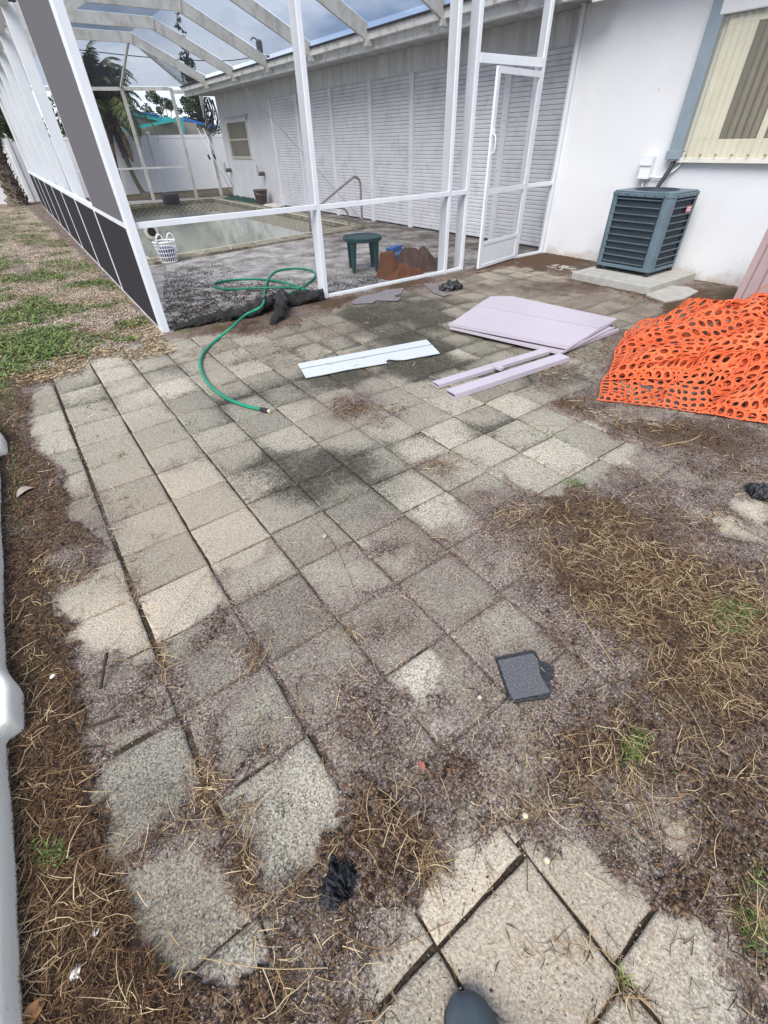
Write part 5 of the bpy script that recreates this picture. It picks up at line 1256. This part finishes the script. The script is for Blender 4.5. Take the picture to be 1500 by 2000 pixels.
def leaf(px_, py_, L_, a, mat, lab, kind='leaf', z=.014):
    c = at(px_, py_, z); d = Vector((math.cos(a), math.sin(a), .05)); s = Vector((-d.y, d.x, 0)); m = MB(); n = 8; vs = []
    for i in range(n+1):
        t_ = i/n; w__ = L_*.30*math.sin(math.pi*t_)**.8; cu = .15*L_*math.sin(math.pi*t_)
        p = c+d*(t_-.5)*L_+Vector((0,0,cu)); vs += [p-s*w__+Vector((0,0,w__*.35)), p, p+s*w__+Vector((0,0,w__*.35))]
    fs = []
    for i in range(n): fs += [(3*i, 3*i+1, 3*i+4, 3*i+3), (3*i+1, 3*i+2, 3*i+5, 3*i+4)]
    m.add(vs, fs); m.build(kind, mat, label=lab, cat='leaf', smooth=True)
leaf(150, 1902, .038, 1.2, M_WLEAF, 'white curled leaf in the mulch at the lower left')
leaf(104, 1322, .028, .3, M_WLEAF, 'small white petal in the mulch beside the dark twig')
leaf(188, 1822, .022, .9, M_WLEAF, 'grey white petal in the mulch above the curled white leaf')
leaf(638, 1716, .022, 1.4, vary('pale_chip', (.65,.55,.42), .1), 'pale chip left of the shiny black scrap')
leaf(823, 1496, .032, 1.5, vary('red_leaf', (.30,.10,.07), .15), 'reddish leaf lying on bare silt')
leaf(68, 1980, .06, .4, vary('orange_dead_leaf', (.33,.15,.05), .2), 'orange brown dead leaf at the bottom left corner')
leaf(50, 962, .10, .4, vary('grey_dead_leaf', (.30,.25,.21), .2), 'large grey dead leaf beside the white wall')
leaf(635, 1048, .035, .4, vary('pink_dead_leaf', (.45,.32,.24), .2), 'pale pink leaf on the grey slab')
M_PEB = vary('cream_pebble', (.50,.42,.30), .2, 60, .8)
for px_, py_, r, lab in ((1026, 1593, .009, 'round orange tan pebble above the foot slabs'), (1068, 1680, .009, 'cream pebble in the joint beside the foot slab'), (937, 1362, .008, 'tan pebble left below the shingle scrap'), (78, 1768, .008, 'white pebble in the mulch near the left wall')):
    c = at(px_, py_, .012); m = MB().lathe(tuple(c-Vector((0,0,r*.6))), [(r*.3,0),(r*.85,r*.3),(r,r*.7),(r*.75,r*1.15),(r*.2,r*1.35)], 12); m.build('pebble', M_PEB, smooth=True, label=lab, cat='pebble')

# ------------------------------------------------------------------ shoe of the person taking the picture
M_SHOE = Mat('dark_slate_leather', .45, (.035,.045,.055), spec=.4); M_SHOE.color(M_SHOE.ramp(M_SHOE.noise(12, 5), [(.3, (.028,.036,.045)), (.7, (.055,.07,.082))])); M_SHOE.bump(M_SHOE.noise(180, 3), .2, .002)
tip = at(886, 1940, .03); 
sh = thing('shoe', 'dark slate coloured shoe toe at the bottom edge of the picture', 'shoe', (tip.x, tip.y-.15, .004))
dirv = Vector((.10, 1, 0)).normalized(); sidev = Vector((dirv.y, -dirv.x, 0)); org = Vector((tip.x, tip.y, 0))-dirv*.285
def shoe_mesh(z0_, z1f, wsc, rows=26, cols=16):
    vs = []; 
    for i in range(rows+1):
        s = i/rows; w_ = (.033+.016*math.sin(min(1, s*1.15)*math.pi*.5)*1.1)*(1 if s < .8 else math.sqrt(max(0, 1-((s-.8)/.2)**2)))*(1 if s > .08 else math.sqrt(max(.05, 1-((.08-s)/.08)**2)))
        h = z1f(s)
        for k in range(cols+1):
            a = math.pi*k/cols; c_ = org+dirv*s*.285+sidev*(w_*wsc*math.cos(a)+.006*math.sin(s*3)); vs.append(c_+Vector((0,0,z0_+(h-z0_)*math.sin(a)**.7)))
    fs = []
    for i in range(rows):
        for k in range(cols): fs.append((i*(cols+1)+k, i*(cols+1)+k+1, (i+1)*(cols+1)+k+1, (i+1)*(cols+1)+k))
    return vs, fs
v_, f__ = shoe_mesh(.022, lambda s: float(np.interp(s, [0,.15,.4,.6,.8,.93,1], [.075,.085,.085,.075,.058,.045,.028])), 1)
m = MB(); m.add(v_, f__); m.build('upper', M_SHOE, sh, smooth=True)
m = MB(); m.tube([org+dirv*(.205-.012*math.cos(a)*math.cos(a))+sidev*(.042*math.cos(a))+Vector((0,0,.024+.040*math.sin(a)**.7)) for a in np.linspace(.12, math.pi-.12, 22)], .0013, 5); m.build('stitching', M_RUBBER, sh)
v_, f__ = shoe_mesh(.004, lambda s: .024, 1.09); m = MB(); m.add(v_, f__); m.build('sole', M_RUBBER, sh, smooth=True)
c_ = org+dirv*.07
MB().lathe((c_.x, c_.y, .07), [(.034,0),(.037,.02),(.036,.06)], 18).build('ankle_collar', M_SHOE, sh, smooth=True)

# ------------------------------------------------------------------ straw, grass, litter
def strips(P, ang, L_, w_, lift, curve, pitch, seg=3):
    """P (n,3) base; flat curved ribbons"""
    n = len(P); V = np.zeros((n, (seg+1)*2, 3)); a = ang.copy(); p = P.copy()
    for i in range(seg+1):
        s = i/seg; sx = -np.sin(a); sy = np.cos(a); ww = w_*(1-.75*s**2)
        V[:, 2*i, 0] = p[:, 0]-sx*ww; V[:, 2*i, 1] = p[:, 1]-sy*ww; V[:, 2*i, 2] = p[:, 2]
        V[:, 2*i+1, 0] = p[:, 0]+sx*ww; V[:, 2*i+1, 1] = p[:, 1]+sy*ww; V[:, 2*i+1, 2] = p[:, 2]+ww*.6
        el = pitch*(1-1.3*s); st_ = L_/seg
        p = p+np.stack([np.cos(a)*np.cos(el)*st_, np.sin(a)*np.cos(el)*st_, np.sin(el)*st_], 1); p[:, 2] = np.maximum(p[:, 2], P[:, 2]-.0)
        a = a+curve/seg
    b = (np.arange(n)*(seg+1)*2)[:, None]; F = np.concatenate([b+np.array([[2*i, 2*i+1, 2*i+3, 2*i+2]]) for i in range(seg)], 1).reshape(-1, 4)
    return V.reshape(-1, 3), F
M_STRAW = leafmat('dry_straw', (.06,.03,.014), (.24,.15,.07), (.56,.43,.25)); M_STRAW.b.inputs['Roughness'].default_value = .7
M_STRAWD = leafmat('old_brown_straw', (.012,.006,.004), (.06,.03,.015), (.20,.115,.055)); M_STRAWD.b.inputs['Roughness'].default_value = .9
M_GRASS = leafmat('green_grass', (.03,.055,.010), (.085,.14,.028), (.20,.25,.07))
def scatter(n, dens, x0, x1, y0, y1, bias=None):
    o = []; tot = 0
    while tot < n:
        if bias:   # sample in px space so density follows distance
            a = rng.uniform(bias[0], bias[2], 60000); b_ = rng.uniform(bias[1], bias[3], 60000)
            d = ((a-750)/FOC)[:, None]*rt-((b_-1000)/FOC)[:, None]*up+f_; t_ = -H/d[:, 2]; x = d[:, 0]*t_; y = d[:, 1]*t_
        else: x = rng.uniform(x0, x1, 60000); y = rng.uniform(y0, y1, 60000)
        k = rng.random(60000) < dens(x, y); o.append(np.stack([x[k], y[k]], 1)); tot += k.sum()
        if len(o) > 120: break
    return np.concatenate(o)[:n]
STR = [(1130,1010,110,32,.9),(1000,1010,40,30,.5),(1180,1080,130,50,.7),(1060,1090,90,40,.35),(1230,1180,110,60,.6),(1330,1160,120,50,.45),(1380,1270,140,70,.6),(1440,1340,90,60,.55),(1450,1190,80,60,.9),(1290,1110,90,40,.6),
 (1360,1020,90,20,.35),(1440,920,60,20,.35),(1200,815,70,22,.55),(1290,835,90,14,.7),(1120,790,40,18,.6),(1090,720,70,22,.7),(1150,690,40,24,.8),(1020,690,30,10,.3),(870,905,50,16,1.2),(840,918,30,10,.8),(720,800,50,16,1.2),(610,700,40,10,.5),(850,755,30,6,.4),(680,790,24,10,.7),(740,830,30,9,.5),(480,690,60,14,.6),(390,690,30,12,.6),(560,680,30,16,.6),(640,660,26,9,.4),(470,925,18,10,.6),(640,920,40,5,.25),(600,860,18,10,.4),
 (1180,1430,120,60,.10),(1080,1480,120,60,.08),(1060,1560,60,20,.2),(1250,1560,120,60,.1),(830,1690,30,26,.8),(800,1640,26,40,.5),(450,1590,50,22,.5),(400,1540,20,60,.5),(480,1700,14,70,.5),(520,1830,40,20,.4),(260,1140,20,40,.6),(320,1290,16,40,.4),(150,1130,60,14,.6),(1300,1480,160,80,.08),(1130,1850,60,20,.12),(1220,1930,18,20,.3),(1010,1600,60,14,.4),(500,1290,20,16,.5),(520,1250,16,16,.4),(660,1240,50,10,.12),(700,600,90,12,.25),(1100,560,80,12,.25),(930,800,60,12,.2),(1050,760,60,12,.4),(520,690,90,30,.5),(700,620,60,14,.3),(1460,1780,40,50,.3),(900,640,90,10,.15)]
def straw_d(x, y):
    px, py = project(x, y); edge = np.interp(py, [650,700,760,860,900,1000,1190,1300,1400,1500,1600,1740,1850,2000], [230,140,62,52,92,112,106,154,190,188,196,218,275,345])
    LM = sstep(18, -14, px-edge)*(py > 690)
    s = blobs(px, py, STR); nz = fbm(x*12, y*12, 91)
    jx = np.min(np.abs(x[..., None]-np.array(gx)), -1); jy = np.min(np.abs((y-.03*np.clip(x, 0, 2.2))[..., None]-np.array(gy)), -1)
    s = s+.16*(np.minimum(jx, jy) < .016)*sstep(.45, .7, fbm(x*5, y*5, 93))
    Df = ground_fields(x, y)[0]
    return np.clip(s*(sstep(.25, .55, nz))*1.3, 0, 1)*.85+.012*(Df > .35)+.0008+.05*sstep(.5, .75, fbm(x*2.5, y*2.5, 94))+LM*.16*sstep(.35, .7, fbm(x*7, y*7, 92))
def zground(x, y):
    D, G, B, LM = ground_fields(x, y); return np.maximum(.001, soil_z(x, y, [D]))
def place_straw(name, n, dens, mat, box, Lr, wr, zl, lab, bias=None, pit=.25):
    p = scatter(n, dens, *box, bias=bias); n = len(p)
    z = zground(p[:, 0], p[:, 1])+rng.random(n)*zl
    P = np.stack([p[:, 0], p[:, 1], z], 1)
    v, f = strips(P, rng.uniform(0, 6.283, n), rng.uniform(*Lr, n)*rng.uniform(.5, 1, n), rng.uniform(*wr, n)*np.clip(np.hypot(p[:, 0], p[:, 1])/1.6, 1, 2.3), 0, rng.normal(0, .7, n), rng.uniform(0, pit, n))
    mesh_obj(name, v, f, mat, kind='stuff', label=lab)
BX = (-.62, 7, -.4, 5.2)
place_straw('dry_straw', 9000, straw_d, M_STRAW, BX, (.03, .12), (.0005, .0011), .016, 'loose dry yellow straw over the patio', bias=(0, 620, 1500, 2000))
place_straw('old_straw', 24000, lambda x, y: straw_d(x, y)*.5+.5*((ground_fields(x, y)[3]) > .3)+.05*(ground_fields(x, y)[0] > .7), M_STRAWD, BX, (.015, .07), (.0006, .0013), .009, 'dark brown old straw and mulch on the soil', bias=(0, 620, 1500, 2000))
# long single stems
LS = []
for a, b_, c_, d_ in ((1010,1390,930,1580),(980,1390,900,1530),(1130,1610,1290,1650),(890,1590,830,1700),(1000,1600,1030,1740),(390,1870,640,1890),(590,1770,880,1800),(1390,1210,1500,1150),(1060,1060,1240,1130),(700,1170,620,1020),(870,1160,900,1240),(300,1260,400,1120),(640,930,700,990),(1000,850,1100,830),(880,720,1000,830),(1180,820,1330,880),(220,1160,340,1080),(60,1520,250,1480),(150,1830,200,1600),(100,1700,260,1640),(980,640,830,660),(1300,1320,1400,1500),(1120,1180,1200,1300)):
    p, q = at(a, b_, .014), at(c_, d_, .012); k = (p+q)/2+Vector((rng.normal(0, .02), rng.normal(0, .02), .012)); LS.append([p, k, q])
m = MB()
for s_ in LS: m.tube(spline(s_, 6), .0011, 4)
m.build('long_straw_stems', M_STRAW, kind='stuff', label='long pale straw stems lying across the slabs')
# green tufts
GR = [(1430,1210,45,30,1.),(1240,1455,16,26,.5),(1220,1470,12,20,.4),(1120,945,22,9,1.),(1060,850,40,10,.4),(1090,860,20,10,.5),(850,970,14,16,.4),(1230,560,26,6,.6),(1240,590,30,7,.7),(670,630,30,5,.5),(760,585,20,5,.6),(370,830,14,14,.35),(155,895,8,10,.5),(105,1670,22,20,.7),(90,1660,14,30,.5),(1470,1780,20,60,.4),(1260,1630,18,14,.5),(1215,1915,8,10,.3),(1320,610,30,8,.5),(1400,600,60,10,.6),(560,640,40,5,.8),(420,640,20,5,.8),(360,650,26,5,.8),(640,600,30,5,.7),(1000,498,12,3,1.),(620,650,30,6,.4),(860,640,40,6,.3),(1380,615,40,9,.5),(960,560,12,4,.6),(30,920,12,60,.3),(40,1000,10,60,.3),(235,890,10,6,.4),(20,760,20,60,.5),(1210,520,14,4,.5)]
def green_d(x, y):
    px, py = project(x, y); return np.clip(blobs(px, py, GR)*sstep(.35, .6, fbm(x*14, y*14, 95)), 0, 1)*.8+.0002
def lawn_d(x, y): 
    F = soil_f(x, y); return np.clip(F[3]*1.1-.1, 0, 1)*(x < lcage(y)-.02)
def place_grass(name, n, dens, box, Lr, wr, lab, bias=None, mat=M_GRASS):
    p = scatter(n, dens, *box, bias=bias); n = len(p)
    P = np.stack([p[:, 0], p[:, 1], zground(p[:, 0], p[:, 1])-.002], 1)
    v, f = strips(P, rng.uniform(0, 6.283, n), rng.uniform(*Lr, n), rng.uniform(*wr, n)*np.clip(np.hypot(p[:, 0], p[:, 1])/2.2, 1, 1.8), 0, rng.normal(0, .5, n), rng.uniform(.3, 1.35, n))
    mesh_obj(name, v, f, mat, kind='stuff', label=lab)
place_grass('weeds', 3000, green_d, BX, (.015, .042), (.0007, .0017), 'green weeds sprouting between the slabs', bias=(0, 490, 1500, 2000))
place_grass('lawn_grass', 11000, lawn_d, (-3, 1.2, 4.0, 24), (.025, .07), (.0015, .004), 'short green grass in patches on the gravel strip', bias=(0, 390, 345, 820))
place_straw('lawn_straw', 7000, lambda x, y: (x < lcage(y)-.02)*.6*sstep(.4, .62, fbm(x*4, y*4, 97))*(y > 4.6), M_STRAW, BX, (.03, .09), (.001, .002), .01, 'dry grass over the gravel strip', bias=(0, 390, 345, 760))
# pebbles on the strip: small low stones
def stones(name, n, dens, mat, s0_, s1_, lab, bias, zoff=0., deck=False):
    p = scatter(n, dens, 0, 1, 0, 1, bias=bias); n = len(p); z = np.full(n, .008) if deck else zground(p[:, 0], p[:, 1])
    g = rng.normal(size=(n, 6, 3))*.18; base = np.array([[1,0,0],[-1,0,0],[0,1,0],[0,-1,0],[0,0,.7],[0,0,-.5]])
    s = rng.uniform(s0_, s1_, n)[:, None, None]*rng.uniform(.6, 1.3, (n, 1, 3)); a = rng.uniform(0, 6.28, n); ca, sa = np.cos(a), np.sin(a)
    V = (base[None]+g)*s; X = V[..., 0]*ca[:, None]-V[..., 1]*sa[:, None]; Y = V[..., 0]*sa[:, None]+V[..., 1]*ca[:, None]
    V = np.stack([X+p[:, 0][:, None], Y+p[:, 1][:, None], V[..., 2]*.6+z[:, None]+s[:, :, 0]*.2], 2)
    T = np.array([[0,2,4],[2,1,4],[1,3,4],[3,0,4],[2,0,5],[1,2,5],[3,1,5],[0,3,5]]); F = (np.arange(n)*6)[:, None, None]+T[None]
    mesh_obj(name, V.reshape(-1, 3), F.reshape(-1, 3), mat, kind='stuff', label=lab)
M_GRAVEL = leafmat('shell_gravel', (.10,.065,.045), (.33,.265,.20), (.62,.57,.48)); M_GRAVEL.b.inputs['Roughness'].default_value = .9
stones('gravel', 20000, lambda x, y: ((x < lcage(y)-.02) & (y > 4.7))*soil_f(x, y)[2]*.9, M_GRAVEL, .004, .012, 'pale shell gravel strip beside the cage', (0, 390, 345, 740))
M_GRIT = leafmat('grit', (.05,.04,.035), (.2,.17,.14), (.5,.45,.38)); M_GRIT.b.inputs['Roughness'].default_value = .9
stones('grit', 16000, lambda x, y: .15+.85*(ground_fields(x, y)[0] > .45), M_GRIT, .0012, .0035, 'fine grit over the silted slabs', (0, 800, 1500, 2000))
M_BARKC = leafmat('dark_bark_litter', (.02,.016,.013), (.075,.058,.048), (.22,.18,.15)); M_BARKC.b.inputs['Roughness'].default_value = .9
def litter_d(x, y):
    px, py = project(x, y)
    return np.clip(blobs(px, py, [(400,600,110,42,1.),(350,560,60,26,.7),(480,585,90,26,.7),(560,560,70,14,.3),(400,525,60,12,.55),(700,560,90,16,.7),(760,545,60,10,.6),(600,600,40,20,.6),(350,630,30,20,.8)])*sstep(.22, .66, fbm(x*9, y*9, 101)), 0, 1)*(y > 5.3)*(x > lcage(y)+.05)
stones('bark_litter', 9000, litter_d, M_BARKC, .004, .013, 'dark bark and leaf litter scattered over the pool deck', (320, 500, 900, 650), deck=True)
M_MULCH = leafmat('mulch_crumbs', (.02,.011,.007), (.08,.045,.028), (.2,.13,.08)); M_MULCH.b.inputs['Roughness'].default_value = .95
stones('mulch', 15000, lambda x, y: np.clip((ground_fields(x, y)[0]-.82)*4, 0, 1)*(y < 5.2), M_MULCH, .003, .009, 'crumbly brown mulch along the patio edges', (0, 500, 1500, 2000))
